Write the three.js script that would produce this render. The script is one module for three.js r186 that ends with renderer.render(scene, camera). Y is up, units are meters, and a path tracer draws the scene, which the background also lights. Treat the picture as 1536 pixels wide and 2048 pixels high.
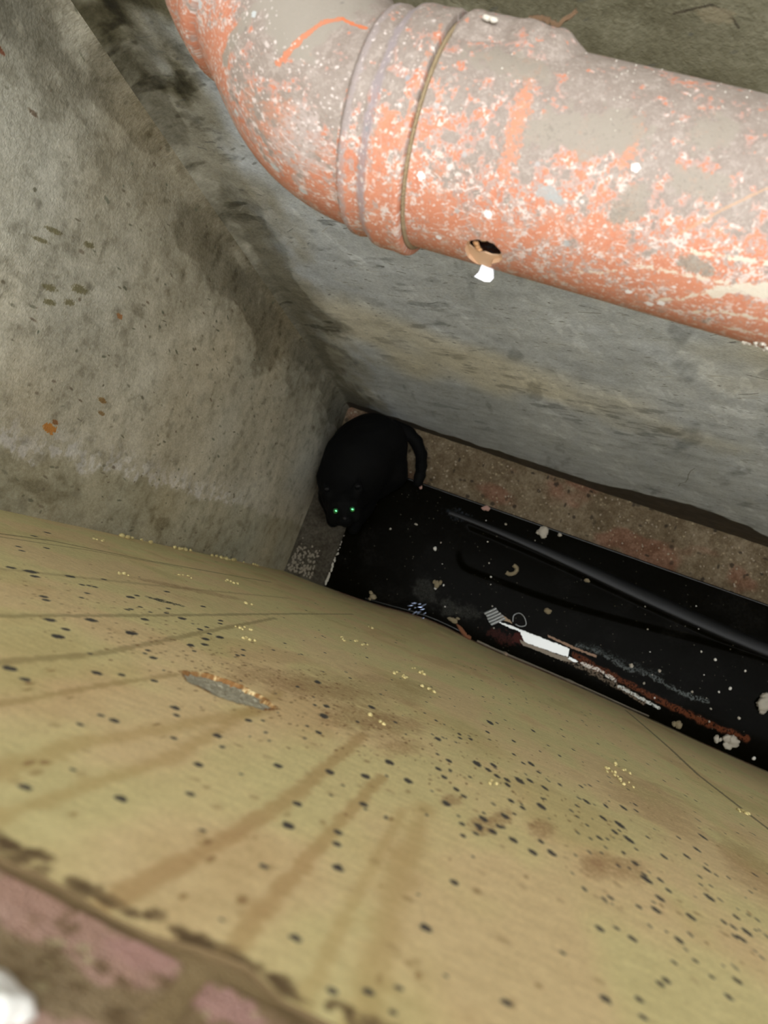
import * as THREE from 'three';
import { mergeGeometries, mergeVertices, toCreasedNormals } from 'three/addons/utils/BufferGeometryUtils.js';
import { RoundedBoxGeometry } from 'three/addons/geometries/RoundedBoxGeometry.js';
import { MarchingCubes } from 'three/addons/objects/MarchingCubes.js';
import { Brush, Evaluator, SUBTRACTION } from 'three-bvh-csg';

// ------------------------------------------------------------------ camera, sky, exposure
const scene = new THREE.Scene();
const EYE = 1.9;                                            // the lens is 1.9 m above the bottom of the shaft
const camera = new THREE.PerspectiveCamera(69.4, 0.75, 0.02, 60);
camera.position.set(0, EYE, 0);
camera.up.set(-0.3357, 0.1366, -0.9320);
camera.lookAt(-0.17931, EYE - 0.98061, -0.07912);
camera.focus = 0.75;
camera.userData.fStop = 11;
scene.background = new THREE.Color(0.92, 0.97, 1.0);         // even overcast sky
scene.backgroundIntensity = 5.5;
const sun = new THREE.DirectionalLight(0xfffdf8, 3.4);        // sun behind thick cloud, almost overhead: a very wide, soft source
sun.position.set(0.35, 8, 0.1); sun.target.position.set(0, 0.8, 0); scene.add(sun, sun.target);
sun.castShadow = true; sun.shadow.radius = 100; sun.shadow.mapSize.set(2048, 2048); sun.shadow.bias = -0.0005;
Object.assign(sun.shadow.camera, { left: -2.5, right: 2.5, top: 2.5, bottom: -2.5, near: 0.5, far: 12 });
const renderer = new THREE.WebGLRenderer({ antialias: true });
renderer.toneMapping = THREE.LinearToneMapping;
renderer.toneMappingExposure = 1.0;
renderer.shadowMap.enabled = true;

// ------------------------------------------------------------------ helpers
let seedState = 20231;
function rnd() { seedState = (seedState * 1664525 + 1013904223) >>> 0; return seedState / 4294967296; }
const rr = (a, b) => a + (b - a) * rnd();
const clamp = (v, a = 0, b = 1) => Math.min(b, Math.max(a, v));
const smooth = (a, b, v) => { const t = clamp((v - a) / (b - a)); return t * t * (3 - 2 * t); };
const mix = (a, b, t) => a + (b - a) * t;
const LAT = new Float32Array(65536);
{ let s = 77; for (let i = 0; i < 65536; i++) { s = (s * 1664525 + 1013904223) >>> 0; LAT[i] = s / 4294967296; } }
function vn(x, y, per = 256) {                              // value noise, 0..1, tiles every per cells (a power of two)
  const fx = Math.floor(x), fy = Math.floor(y), m = per - 1; let tx = x - fx, ty = y - fy;
  tx = tx * tx * (3 - 2 * tx); ty = ty * ty * (3 - 2 * ty);
  const x0 = fx & m, x1 = (fx + 1) & m, y0 = (fy & m) << 8, y1 = ((fy + 1) & m) << 8;
  const a = LAT[y0 + x0], b = LAT[y0 + x1], c = LAT[y1 + x0], d = LAT[y1 + x1];
  return a + (b - a) * tx + (c - a + (a - b - c + d) * tx) * ty;
}
function fbm(x, y, oct = 4, gain = 0.5) {
  let s = 0, a = 1, n = 0;
  for (let i = 0; i < oct; i++) { s += a * vn(x + i * 37.3, y + i * 71.9); n += a; a *= gain; x *= 2.03; y *= 2.03; }
  return s / n;
}
function n3(x, y, z) { return (fbm(x + z * 0.71, y - z * 0.53, 3) + fbm(y + 11.3 + x * 0.37, z + x * 0.61, 3)) / 2 - 0.5; }

class Tex {                                                 // a picture of a surface in its own metres: x0..x1 by y0..y1, sRGB numbers
  constructor(w, h, x0, y0, x1, y1) { Object.assign(this, { w, h, x0, y0, x1, y1, d: new Float32Array(w * h * 3) }); this.sx = (x1 - x0) / w; this.sy = (y1 - y0) / h; }
  fill(fn) {
    const o = [0, 0, 0];
    for (let j = 0, k = 0; j < this.h; j++) for (let i = 0; i < this.w; i++, k += 3) {
      fn(this.x0 + (i + 0.5) * this.sx, this.y0 + (j + 0.5) * this.sy, o);
      this.d[k] = o[0]; this.d[k + 1] = o[1]; this.d[k + 2] = o[2];
    }
    return this;
  }
  each(xa, ya, xb, yb, fn) {                                // fn(x, y) -> cover of the colour c
    const i0 = clamp(Math.floor((xa - this.x0) / this.sx), 0, this.w), i1 = clamp(Math.ceil((xb - this.x0) / this.sx), 0, this.w);
    const j0 = clamp(Math.floor((ya - this.y0) / this.sy), 0, this.h), j1 = clamp(Math.ceil((yb - this.y0) / this.sy), 0, this.h);
    for (let j = j0; j < j1; j++) for (let i = i0; i < i1; i++) fn(this.x0 + (i + 0.5) * this.sx, this.y0 + (j + 0.5) * this.sy, (j * this.w + i) * 3);
  }
  put(k, c, a) { const d = this.d; d[k] += (c[0] - d[k]) * a; d[k + 1] += (c[1] - d[k + 1]) * a; d[k + 2] += (c[2] - d[k + 2]) * a; }
  blot(x, y, rx, ry, c, alpha = 1, rag = 0.35, soft = 0.25, turn = 0, grain = 0) {
    const R = Math.max(rx, ry) * (1.2 + rag), cs = Math.cos(turn), sn = Math.sin(turn), q = rnd() * 200, f = 2.2 / Math.min(rx, ry);
    this.each(x - R, y - R, x + R, y + R, (px, py, k) => {
      const dx = px - x, dy = py - y, u = (dx * cs + dy * sn) / rx, v = (-dx * sn + dy * cs) / ry;
      const e = Math.hypot(u, v) + rag * (fbm(px * f + q, py * f + q, 3) - 0.5) * 2;
      let a = alpha * (1 - smooth(1 - soft, 1 + soft, e));
      if (grain && a > 0) a *= smooth(0.5 - grain * 0.3, 0.5 + grain * 0.3, fbm(px * 900 + q, py * 900, 2) + 0.15);
      if (a > 0.004) this.put(k, c, a);
    });
  }
  stroke(pts, wide, c, alpha = 1, rag = 0.3, soft = 0.5, broken = 0) {
    const q = rnd() * 200;
    for (let s = 0; s + 1 < pts.length; s++) {
      const [ax, ay] = pts[s], [bx, by] = pts[s + 1], L2 = (bx - ax) ** 2 + (by - ay) ** 2 || 1e-9, R = wide * 1.6;
      this.each(Math.min(ax, bx) - R, Math.min(ay, by) - R, Math.max(ax, bx) + R, Math.max(ay, by) + R, (px, py, k) => {
        let t = ((px - ax) * (bx - ax) + (py - ay) * (by - ay)) / L2;
        if (t < 0 ? s > 0 : t >= 1 && s + 2 < pts.length) return;
        t = clamp(t);
        const dist = Math.hypot(px - ax - t * (bx - ax), py - ay - t * (by - ay)) / (wide * 0.5);
        const e = dist + rag * (fbm(px * 1.3 / wide + q, py * 1.3 / wide, 3) - 0.5) * 2;
        let a = alpha * (1 - smooth(1 - soft, 1 + soft, e));
        if (broken && a > 0) a *= smooth(broken - 0.12, broken + 0.12, fbm(px * 400 + q, py * 400, 3));
        if (a > 0.004) this.put(k, c, a);
      });
    }
  }
  done() {
    const { w, h, d } = this, b = new Uint8Array(w * h * 4);
    for (let i = 0, k = 0, m = 0; i < w * h; i++) { b[m++] = clamp(d[k++], 0, 255); b[m++] = clamp(d[k++], 0, 255); b[m++] = clamp(d[k++], 0, 255); b[m++] = 255; }
    const t = new THREE.DataTexture(b, w, h);
    t.colorSpace = THREE.SRGBColorSpace; t.magFilter = THREE.LinearFilter; t.minFilter = THREE.LinearMipmapLinearFilter; t.generateMipmaps = true;
    t.wrapS = t.wrapT = THREE.RepeatWrapping;
    t.repeat.set(1 / (this.x1 - this.x0), 1 / (this.y1 - this.y0));
    t.offset.set(-this.x0 / (this.x1 - this.x0), -this.y0 / (this.y1 - this.y0));
    t.needsUpdate = true; this.d = null;
    return t;
  }
}
function greyTile(size, fn, metres) {                       // a repeating data map (bump or roughness)
  const b = new Uint8Array(size * size * 4);
  for (let j = 0, m = 0; j < size; j++) for (let i = 0; i < size; i++) { const v = clamp(fn(i / size, j / size)) * 255; b[m++] = v; b[m++] = v; b[m++] = v; b[m++] = 255; }
  const t = new THREE.DataTexture(b, size, size);
  t.magFilter = THREE.LinearFilter; t.minFilter = THREE.LinearMipmapLinearFilter; t.generateMipmaps = true; t.wrapS = t.wrapT = THREE.RepeatWrapping;
  t.repeat.set(1 / metres, 1 / metres); t.needsUpdate = true;
  return t;
}
const tile = (u, v, f, o = 0) => vn(u * f + o, v * f + o, f);
const bumpConcrete = greyTile(1024, (u, v) => 0.3 * tile(u, v, 16) + 0.25 * tile(u, v, 64) + 0.25 * tile(u, v, 128) + 0.2 * tile(u, v, 256), 0.3);
const bumpFine = greyTile(1024, (u, v) => 0.5 * tile(u, v, 128) + 0.3 * tile(u, v, 256) + 0.2 * tile(u, v, 32), 0.2);
const bumpCrust = greyTile(1024, (u, v) => 0.25 * tile(u, v, 32) + 0.3 * tile(u, v, 128) + 0.45 * tile(u, v, 256), 0.1);

const taken = {};
function numbered(name) { const n = taken[name] = (taken[name] ?? -1) + 1; return n ? name + '_' + String(n).padStart(3, '0') : name; }
function mesh(name, geo, mat, parent = scene, label) {
  const m = new THREE.Mesh(geo, mat);
  m.name = parent === scene ? numbered(name) : name; m.castShadow = m.receiveShadow = true;
  if (label) m.userData.label = label;
  parent.add(m); return m;
}
function structure(o) { o.userData.kind = 'structure'; return o; }
function tag(o, label, category, group) { o.userData.label = label; o.userData.category = category; if (group) o.userData.group = group; return o; }
function thing(name, label, category, [x, y, z], group) {
  const g = new THREE.Group(); g.name = numbered(name); g.position.set(x, y, z); scene.add(g); return tag(g, label, category, group);
}
function grid(us, vs, fn, flip = false) {                   // fn(u, v) -> [x, y, z, s, t]
  const pos = [], uv = [], idx = [], W = us.length;
  for (const v of vs) for (const u of us) { const p = fn(u, v); pos.push(p[0], p[1], p[2]); uv.push(p[3], p[4]); }
  for (let j = 0; j + 1 < vs.length; j++) for (let i = 0; i + 1 < W; i++) {
    const a = j * W + i, b = a + 1, c = a + W, d = c + 1;
    if (flip) idx.push(a, c, b, b, c, d); else idx.push(a, b, c, b, d, c);
  }
  const g = new THREE.BufferGeometry();
  g.setAttribute('position', new THREE.Float32BufferAttribute(pos, 3)); g.setAttribute('uv', new THREE.Float32BufferAttribute(uv, 2)); g.setIndex(idx);
  g.computeVertexNormals(); return g;
}
const steps = (a, b, n) => Array.from({ length: n + 1 }, (_, i) => a + (b - a) * i / n);
function lines(...spans) { const o = []; for (const [a, b, n] of spans) for (const v of steps(a, b, n)) if (!o.length || v > o[o.length - 1] + 1e-6) o.push(v); return o; }
function box(x0, y0, z0, x1, y1, z1) { const g = new THREE.BoxGeometry(x1 - x0, y1 - y0, z1 - z0); g.translate((x0 + x1) / 2, (y0 + y1) / 2, (z0 + z1) / 2); return g; }
function lathe(profile, seg = 96) { return new THREE.LatheGeometry(profile.map(([r, y]) => new THREE.Vector2(r, y)), seg); }
function clod(r, rough, seed, [sx, sy, sz] = [1, 1, 1], detail = 2) {   // an uneven crumb
  let g = new THREE.IcosahedronGeometry(r, detail); g.deleteAttribute('uv'); g.deleteAttribute('normal'); g = mergeVertices(g, r * 1e-3);
  const p = g.attributes.position, v = new THREE.Vector3();
  for (let i = 0; i < p.count; i++) {
    v.fromBufferAttribute(p, i); const u = v.clone().multiplyScalar(1.6 / r);
    v.multiplyScalar(1 + rough * (n3(u.x + seed, u.y + seed * 1.7, u.z - seed) * 2.2 + (LAT[(i * 97 + Math.floor(seed * 131)) & 65535] - 0.5) * 0.35));
    p.setXYZ(i, v.x * sx, v.y * sy, v.z * sz);
  }
  g.computeVertexNormals();
  const uv = new Float32Array(p.count * 2); for (let i = 0; i < p.count; i++) { uv[2 * i] = p.getX(i) + p.getY(i) * 0.5; uv[2 * i + 1] = p.getZ(i) + p.getY(i) * 0.5; }
  g.setAttribute('uv', new THREE.BufferAttribute(uv, 2));
  return g;
}
const std = (o) => new THREE.MeshStandardMaterial({ roughness: 0.9, ...o });

// ------------------------------------------------------------------ the shaft: four walls with raised tops, bottom
const LEFT = -0.54, BACK = -0.39, TOP = 1.75, WALL_TOP = 2.9;  // wall tops carried up out of view to block low sky
// left wall colour: z across, height up
function leftTex() {
  seedState = 11;
  const t = new Tex(1024, 2048, -0.42, -0.05, 0.16, 1.7);
  t.fill((z, y, o) => {
    const big = fbm(z * 9 + 3, y * 7, 4), mid = fbm(z * 60 + 9, y * 60, 3), fine = fbm(z * 420, y * 260, 3), gr = vn(z * 900, y * 700);
    let k = 179 + (big - 0.5) * 52 + (mid - 0.5) * 34 + (fine - 0.5) * 34 + (gr - 0.5) * 14;
    if (mid < 0.36) k -= (0.36 - mid) * 90;
    const q = Math.abs(z + 0.372), cornerShade = smooth(0.44, 0.6, fbm(q * 26 + 60, y * 9, 4) + smooth(0.13, 0, q) * 0.4 - 0.24), seam = smooth(0.14, 0.02, q + (fbm(q * 30 + 4, y * 14, 3) - 0.5) * 0.12); k -= cornerShade * 34 + 22 * seam;  // shade of the corner painted into the colour, mottled
    const edge = 0.015 - 0.075 * (1.12 - y) + 0.05 * (1.12 - y) * (1.12 - y) * 0.3 + (fbm(z * 20, y * 26, 3) - 0.5) * 0.03 + (fbm(z * 150, y * 150, 3) - 0.5) * 0.012;   // edge of the damp strip beside the board
    const damp = smooth(-0.004, 0.005, z - edge), salt = smooth(0.055, 0.0, edge - z) * (1 - damp) * smooth(0.42, 0.62, fbm(z * 130, y * 120, 3)) * smooth(0.35, 0.6, y);
    k = k * (1 - 0.09 * damp) + salt * 22;
    const warm = (fbm(z * 5 + 40, y * 5, 3) - 0.5) * 16;
    o[0] = k + 2 + warm * 0.6 - salt * 3; o[1] = k - 5 - warm * 0.1; o[2] = k - 24 - warm - damp * 4 + salt * 12;
  });
  for (let i = 0; i < 520; i++) t.blot(rr(-0.4, 0.1), rr(0.4, 1.66), rr(0.0006, 0.0022), rr(0.0012, 0.006), [92 + rr(-12, 12), 86, 68], rr(0.3, 0.8), 0.5, 0.4, rr(-0.3, 0.3));
  for (let i = 0; i < 160; i++) t.blot(rr(-0.4, 0.1), rr(0.3, 1.66), rr(0.003, 0.009), rr(0.003, 0.012), [120, 114, 96], rr(0.15, 0.4), 0.6, 0.6);
  for (let i = 0; i < 120; i++) t.blot(rr(-0.4, 0.1), rr(0.3, 1.66), rr(0.002, 0.006), rr(0.002, 0.008), [176, 169, 148], rr(0.15, 0.4), 0.6, 0.6);
  t.blot(-0.021, 1.133, 0.0055, 0.013, [186, 122, 52], 0.95, 0.55, 0.15); t.blot(-0.03, 1.128, 0.003, 0.006, [140, 92, 50], 0.9, 0.5, 0.2);
  t.blot(-0.079, 1.059, 0.003, 0.01, [128, 96, 50], 0.85, 0.6, 0.2); t.blot(-0.064, 1.05, 0.0025, 0.008, [132, 100, 56], 0.8, 0.6, 0.2); t.blot(-0.18, 1.093, 0.003, 0.007, [160, 108, 62], 0.9, 0.5, 0.2); t.blot(-0.297, 1.389, 0.002, 0.006, [120, 70, 45], 0.9, 0.5, 0.2);
  for (const [z, y, a, b] of [[-0.156, 1.223, 0.0035, 0.011], [-0.175, 1.179, 0.004, 0.014], [-0.143, 1.215, 0.003, 0.01], [-0.156, 1.186, 0.003, 0.008], [-0.222, 1.193, 0.003, 0.009], [-0.207, 1.25, 0.0025, 0.012], [-0.19, 1.262, 0.002, 0.012]]) t.blot(z, y, a, b, [104, 96, 62], 0.75, 0.6, 0.3, -0.25);
  return t.done();
}
function backTex() {
  seedState = 12;
  const t = new Tex(2048, 2048, -0.6, -0.05, 0.72, 1.75);
  t.fill((x, y, o) => {
    const p = x * 0.88 + y * 0.47, r = -x * 0.47 + y * 0.88;           // trowel marks run slantwise
    const big = fbm(x * 5 + 8, y * 5, 4), scuff = fbm(p * 16, r * 70, 4), mid = fbm(x * 45, y * 45, 3), fine = fbm(x * 380, y * 300, 2);
    let k = 220 + (big - 0.5) * 40 + (mid - 0.5) * 30 + (fine - 0.5) * 26 + (scuff - 0.5) * 24;
    const q = Math.abs(x + 0.522), seam = smooth(0.14, 0.02, q + (fbm(q * 30 + 4, y * 14, 3) - 0.5) * 0.12); k -= 58 * seam;  // darkened towards the corner to meet the shade painted on the left wall
    const rub = smooth(0.56, 0.72, fbm(p * 22 + 5, r * 60 + 9, 4)) * smooth(0.4, 0.6, fbm(x * 3.2 + 2, y * 3.2 + 7, 3));
    k -= rub * 42;
    const pale = smooth(0.6, 0.72, fbm(p * 60 + 15, r * 26 + 3, 3)) * smooth(0.45, 0.6, big); k += pale * 16;
    const oliveTop = smooth(1.28, 1.36, y + (fbm(x * 12, y * 12, 4) - 0.5) * 0.35);   // darker, olive upper wall near the pipe
    const cornerShade = smooth(0.44, 0.6, fbm(q * 26 + 60, y * 9, 4) + smooth(0.13, 0, q) * 0.4 - 0.24); k -= cornerShade * 36;  // mottled corner shade put into the wall colour
    const cool = smooth(0.34, 0.56, fbm(x * 3 + 17, y * 3 + 1, 3)) * (1 - oliveTop) * (1 - seam);
    o[0] = k + 1 - cool * 18 - oliveTop * 96; o[1] = k - 3 - cool * 8 - oliveTop * 97; o[2] = k - 18 + cool * 13 - oliveTop * 104;
    const base = 0.045 + 0.035 * fbm(x * 7, 3.3, 3) + 0.03 * (fbm(x * 26, 9.1, 3) - 0.5) + 0.075 * smooth(0.1, 0.32, x) * smooth(0.62, 0.4, x) + 0.02 * smooth(-0.3, 0.5, x);
    const mud = smooth(0.006, -0.004, y - base) * (0.86 + 0.14 * fbm(x * 60, y * 60, 3));
    o[0] = mix(o[0], 58, mud); o[1] = mix(o[1], 47, mud); o[2] = mix(o[2], 32, mud);
  });
  for (let i = 0; i < 1500; i++) { const x = rr(-0.5, 0.7), y = rr(0.2, 1.6); t.blot(x, y, rr(0.001, 0.006), rr(0.0006, 0.0016), [88, 88, 86], rr(0.25, 0.6), 0.6, 0.4, 0.5 + rr(-0.4, 0.4)); }
  for (let i = 0; i < 420; i++) { const x = rr(-0.5, 0.7), y = rr(0.3, 1.4), l = rr(0.006, 0.03), a = 0.5 + rr(-0.5, 0.5); t.stroke([[x, y], [x + l * Math.cos(a), y + l * Math.sin(a)]], rr(0.0006, 0.0016), rnd() < 0.5 ? [84, 85, 84] : [178, 175, 165], rr(0.3, 0.7)); }
  for (let i = 0; i < 14; i++) {                                       // crazed lines low on the right
    let x = rr(0.25, 0.7), y = rr(0.25, 0.75); const pts = [[x, y]], a = rr(1.1, 1.8);
    for (let s = 0; s < 6; s++) { x += 0.014 * Math.cos(a + rr(-0.5, 0.5)); y += 0.03 * Math.sin(a + rr(-0.3, 0.3)); pts.push([x, y]); }
    t.stroke(pts, 0.0012, [96, 94, 88], 0.6, 0.3);
  }
  t.stroke([[-0.02, 1.465], [0.0, 1.478], [0.012, 1.474], [0.02, 1.466]], 0.0016, [66, 58, 44], 0.8);
  t.blot(0.005, 1.471, 0.011, 0.006, [150, 138, 112], 0.7, 0.4, 0.2);
  for (const [x, y] of [[-0.075, 1.42], [0.05, 1.5], [-0.06, 1.48]]) t.blot(x, y, 0.0012, 0.0016, [30, 26, 20], 0.9);
  return t.done();
}
const CHIP = [[-0.137, 1.532], [-0.130, 1.513], [-0.114, 1.507], [-0.097, 1.513], [-0.085, 1.524], [-0.088, 1.537], [-0.100, 1.546], [-0.111, 1.548], [-0.125, 1.545]];
const MOULD = [-161,1638,56,73,-151,1642,40,49,-148,1596,46,68,-143,1583,33,49,-133,1570,34,52,-189,1565,52,83,-197,1546,39,62,-188,1492,62,122,-165,1457,45,95,-164,1436,47,104,-172,1414,32,66,-157,1469,28,52,-155,1528,39,67,-161,1526,25,40,-167,1571,23,31,-109,1597,44,65,-104,1606,30,41,-117,1644,27,31,-112,1643,38,47,-115,1661,25,28,-92,1634,27,33,-84,1609,41,60,-78,1620,18,21,-75,1649,35,44,-85,1568,33,52,-81,1558,21,32,-65,1533,23,36,-58,1536,35,61,-65,1496,55,114,-92,1403,48,116,-70,1468,41,87,-75,1478,26,48,-150,1398,32,70,-143,1418,31,65,-144,1426,31,63,-173,1384,34,75,-189,1388,34,74,-180,1390,34,73,-56,1613,39,57,-39,1592,41,65,-31,1602,18,24,-66,1676,31,35,-77,1700,39,41,-95,1696,21,20,-95,1718,37,34,-39,1644,34,45,-62,1640,16,18,-32,1620,17,21,-36,1666,42,54,-53,1696,20,19,-22,1653,32,41,-20,1663,31,38,-33,1700,27,27,-16,1680,38,47,-32,1734,15,12,-16,1727,30,29,-4,1740,27,24,-21,1535,48,91,-26,1576,43,72,-9,1554,45,81,-20,1614,37,55,-51,1413,46,110,-32,1430,28,59,-4,1427,43,101,8,1378,30,72,9,1392,29,68,16,1380,30,71,30,1263,57,183,28,1319,33,89,71,1202,39,127,49,1310,33,91,47,1369,30,73,6,1476,38,81,8,1497,23,42,2,1506,35,70,6,1518,34,65,19,1494,23,43,22,1452,56,135,29,1456,39,88,34,1463,38,85,40,1462,38,85,40,1474,37,81,48,1449,56,135,55,1436,40,95,32,1436,41,96,59,1377,45,121,53,1387,29,68,63,1396,28,66,64,1439,39,94,13,1532,33,60,17,1539,32,58,10,1564,42,75,41,1508,34,68,47,1512,33,66,58,1491,50,110,60,1471,23,47,42,1531,20,35,27,1553,19,31,27,1563,42,75,37,1543,44,84,18,1584,28,44,25,1577,40,69,31,1576,40,69,34,1564,29,49,24,1589,27,43,19,1599,26,40,40,1575,40,69,53,1559,29,51,48,1580,39,67,57,1569,40,71,91,1425,40,99,93,1381,28,69,105,1413,26,60,120,1391,42,112,130,1381,27,68,97,1452,37,87,107,1450,53,131,83,1488,22,43,79,1478,23,45,82,1450,24,52,100,1475,35,78,104,1466,23,47,87,1504,33,68,92,1499,21,41,107,1478,49,115,123,1450,23,51,108,1493,21,41,98,1512,20,38,84,1532,19,34,125,1481,34,75,151,1409,25,60,178,1366,42,121,159,1420,38,98,144,1454,35,85,156,1468,22,46,152,1465,34,80,165,1460,22,47,136,1524,42,89,101,1524,30,60,96,1537,19,33,102,1543,41,81,103,1544,41,80,111,1533,29,57,112,1545,28,53,137,1506,20,38,144,1499,20,39,104,1564,38,71,99,1574,17,26,98,1583,36,64,78,1594,25,40,90,1589,25,41,115,1570,37,68,133,1555,27,50,144,1537,28,55,154,1523,19,34,143,1554,38,74,150,1544,17,31,136,1568,36,69,133,1569,25,45,97,1604,15,21,101,1607,33,54,68,1633,31,45,75,1625,22,32,80,1628,31,47,52,1667,19,23,93,1632,21,30,103,1621,21,32,106,1629,21,30,117,1621,30,48,108,1640,28,41,86,1651,28,39,83,1656,27,37,73,1674,25,32,62,1684,33,42,34,1711,30,32,19,1712,16,15,9,1727,21,19,3,1734,28,26,12,1692,35,41,18,1651,31,40,8,1673,13,13,9,1737,20,17,72,1684,24,29,-304,1449,51,103,-299,1435,75,164,-288,1445,51,104,-370,1353,40,89,-357,1366,39,85,-424,1257,47,123,-247,1494,45,82,-241,1500,44,80,-210,1541,56,96,-209,1502,61,118,-197,1546,39,62,-188,1566,52,83,-188,1493,43,81,-296,1391,56,130,-277,1405,35,71,-276,1397,35,74,-274,1392,36,75,-248,1451,32,59,-258,1428,33,65,-296,1342,39,91,-254,1374,56,137,-259,1354,37,86,-228,1420,33,66,-227,1427,32,64,-233,1397,34,73,-209,1435,49,106,-275,1267,43,115,-221,1378,35,78,-231,1354,37,85,-210,1373,55,135,-172,1416,49,113,-192,1367,35,80,-188,1388,34,74,-173,1387,52,127,-204,1308,39,99,-198,1324,38,93,-238,1267,42,114,-166,1454,29,56,-380,1300,43,107,-454,1193,51,149];                                        // mould spots: x, height in mm, width, height in tenths of mm
function boardTex(w, h, x0, y0, x1, y1) {
  seedState = 13;
  const t = new Tex(w, h, x0, y0, x1, y1);
  t.fill((x, y, o) => {
    const big = fbm(x * 7 + 2, y * 4 + 5, 4), pat = fbm(x * 24 + 7, y * 14, 3), fib = fbm(x * 160, y * 420, 3), gr = vn(x * 1500, y * 1100), soil = smooth(0.56, 0.7, fbm(x * 14 + 31, y * 8 + 13, 5));
    let r = 226 + (big - 0.5) * 16, g = 208 + (big - 0.5) * 18, b = 152 + (big - 0.5) * 14;
    const pk = smooth(0.45, 0.68, pat), gn = smooth(0.55, 0.3, pat); r += pk * 2 - gn * 5; g += -pk * 4; b += pk * 1 - gn * 2;
    const f = (fib - 0.5) * 24 + (gr - 0.5) * 20; r += f; g += f; b += f * 0.9;
    r -= soil * 9; g -= soil * 12; b -= soil * 12;
    o[0] = r; o[1] = g; o[2] = b;
  });
  // rusty runs that came down the board
  const run = [176, 144, 86];
  t.stroke([[-0.087, 1.533], [-0.093, 1.576], [-0.1, 1.635], [-0.106, 1.677], [-0.103, 1.75]], 0.008, run, 0.36, 0.8, 0.8);
  t.stroke([[-0.096, 1.48], [-0.089, 1.565], [-0.083, 1.657], [-0.087, 1.705], [-0.09, 1.75]], 0.006, run, 0.36, 0.8, 0.8);
  t.stroke([[-0.041, 1.5], [-0.042, 1.628], [-0.046, 1.694], [-0.051, 1.73], [-0.053, 1.752]], 0.006, [164, 124, 74], 0.42, 0.6, 0.6);
  t.stroke([[-0.02, 1.564], [-0.024, 1.658], [-0.025, 1.695], [-0.026, 1.723], [-0.026, 1.752]], 0.005, [166, 128, 76], 0.42, 0.6, 0.6);
  t.stroke([[0.002, 1.58], [0.001, 1.655], [0.002, 1.696], [0.004, 1.752]], 0.008, run, 0.34, 0.7, 0.8);
  t.stroke([[-0.006, 1.6], [-0.008, 1.7], [-0.008, 1.75]], 0.004, run, 0.3, 0.7, 0.8);
  t.stroke([[-0.216, 1.6], [-0.216, 1.48], [-0.217, 1.322], [-0.222, 0.98], [-0.225, 0.6]], 0.005, [120, 104, 66], 0.4, 0.8, 0.6);
  t.stroke([[-0.167, 1.66], [-0.166, 1.562], [-0.183, 1.398], [-0.208, 1.137]], 0.005, [126, 106, 66], 0.4, 0.8, 0.6);
  t.stroke([[-0.137, 1.69], [-0.137, 1.61], [-0.135, 1.54]], 0.004, [146, 116, 66], 0.35, 0.8, 0.7);
  t.stroke([[-0.3, 1.5], [-0.29, 1.2], [-0.29, 0.8]], 0.006, [150, 128, 84], 0.3, 0.8, 0.6);
  t.stroke([[-0.403, 1.4], [-0.416, 1.241], [-0.407, 1.163], [-0.396, 1.067], [-0.389, 0.829], [-0.385, 0.6]], 0.004, [104, 90, 56], 0.55, 0.6, 0.5);
  t.stroke([[-0.395, 1.4], [-0.4, 1.2], [-0.385, 1.0]], 0.003, [104, 90, 56], 0.4, 0.6, 0.5);
  t.stroke([[0.36, 0.1], [0.341, 0.372], [0.318, 0.7], [0.298, 0.925], [0.299, 1.147], [0.3, 1.25]], 0.006, [92, 80, 58], 0.6, 0.4, 0.4);
  // brown scrapes
  for (const [x, y, a, b, al] of [[-0.05, 1.457, 0.014, 0.05, 0.5], [-0.03, 1.44, 0.012, 0.05, 0.4], [-0.02, 1.49, 0.008, 0.03, 0.4], [0.012, 1.555, 0.004, 0.012, 0.5], [0.026, 1.574, 0.005, 0.014, 0.55], [0.035, 1.55, 0.004, 0.02, 0.5], [0.055, 1.536, 0.005, 0.02, 0.5], [0.075, 1.563, 0.005, 0.016, 0.5], [0.085, 1.548, 0.007, 0.018, 0.45], [0.098, 1.535, 0.006, 0.02, 0.4], [-0.3, 1.22, 0.008, 0.05, 0.4], [-0.28, 1.15, 0.01, 0.07, 0.35], [-0.11, 1.45, 0.02, 0.05, 0.4], [-0.08, 1.42, 0.02, 0.06, 0.4], [0.2, 1.4, 0.02, 0.08, 0.3], [0.16, 1.3, 0.03, 0.1, 0.3], [0.22, 1.46, 0.012, 0.05, 0.35], [-0.06, 1.32, 0.03, 0.12, 0.3]]) t.blot(x, y, a, b, [150, 112, 74], al, 0.6, 0.4, 0.2, 0.8);
  for (let i = 0; i < 500; i++) { const x = -0.09 + (rnd() + rnd() + rnd() - 1.5) * 0.17, y = 1.46 + (rnd() + rnd() - 1) * 0.13; t.blot(x, y, rr(0.0003, 0.001), rr(0.0006, 0.0022), [120, 84, 46], rr(0.4, 0.85), 0.5, 0.5); }
  for (let i = 0; i < 900; i++) { const y = rr(0.2, 1.74), w2 = 0.1 + 0.5 * (EYE - y), x = rr(-w2, w2); t.blot(x, y, rr(0.0003, 0.0012), rr(0.0006, 0.003), [138, 104, 62], rr(0.25, 0.7), 0.5, 0.5); }
  for (let i = 0; i < 70; i++) { const y = rr(1.5, 1.74); t.blot(rr(-0.12, 0.16), y, rr(0.001, 0.0022), rr(0.0012, 0.003), [134, 102, 62], rr(0.2, 0.5), 0.6, 0.6); }
  // the mould spots
  const ink = [58, 55, 52];
  for (let i = 0; i < MOULD.length; i += 4) t.blot(MOULD[i] / 1e3, MOULD[i + 1] / 1e3, MOULD[i + 2] / 2.1e4, MOULD[i + 3] / 2.1e4, ink, 0.92, 0.4, 0.2, -0.12);
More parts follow.
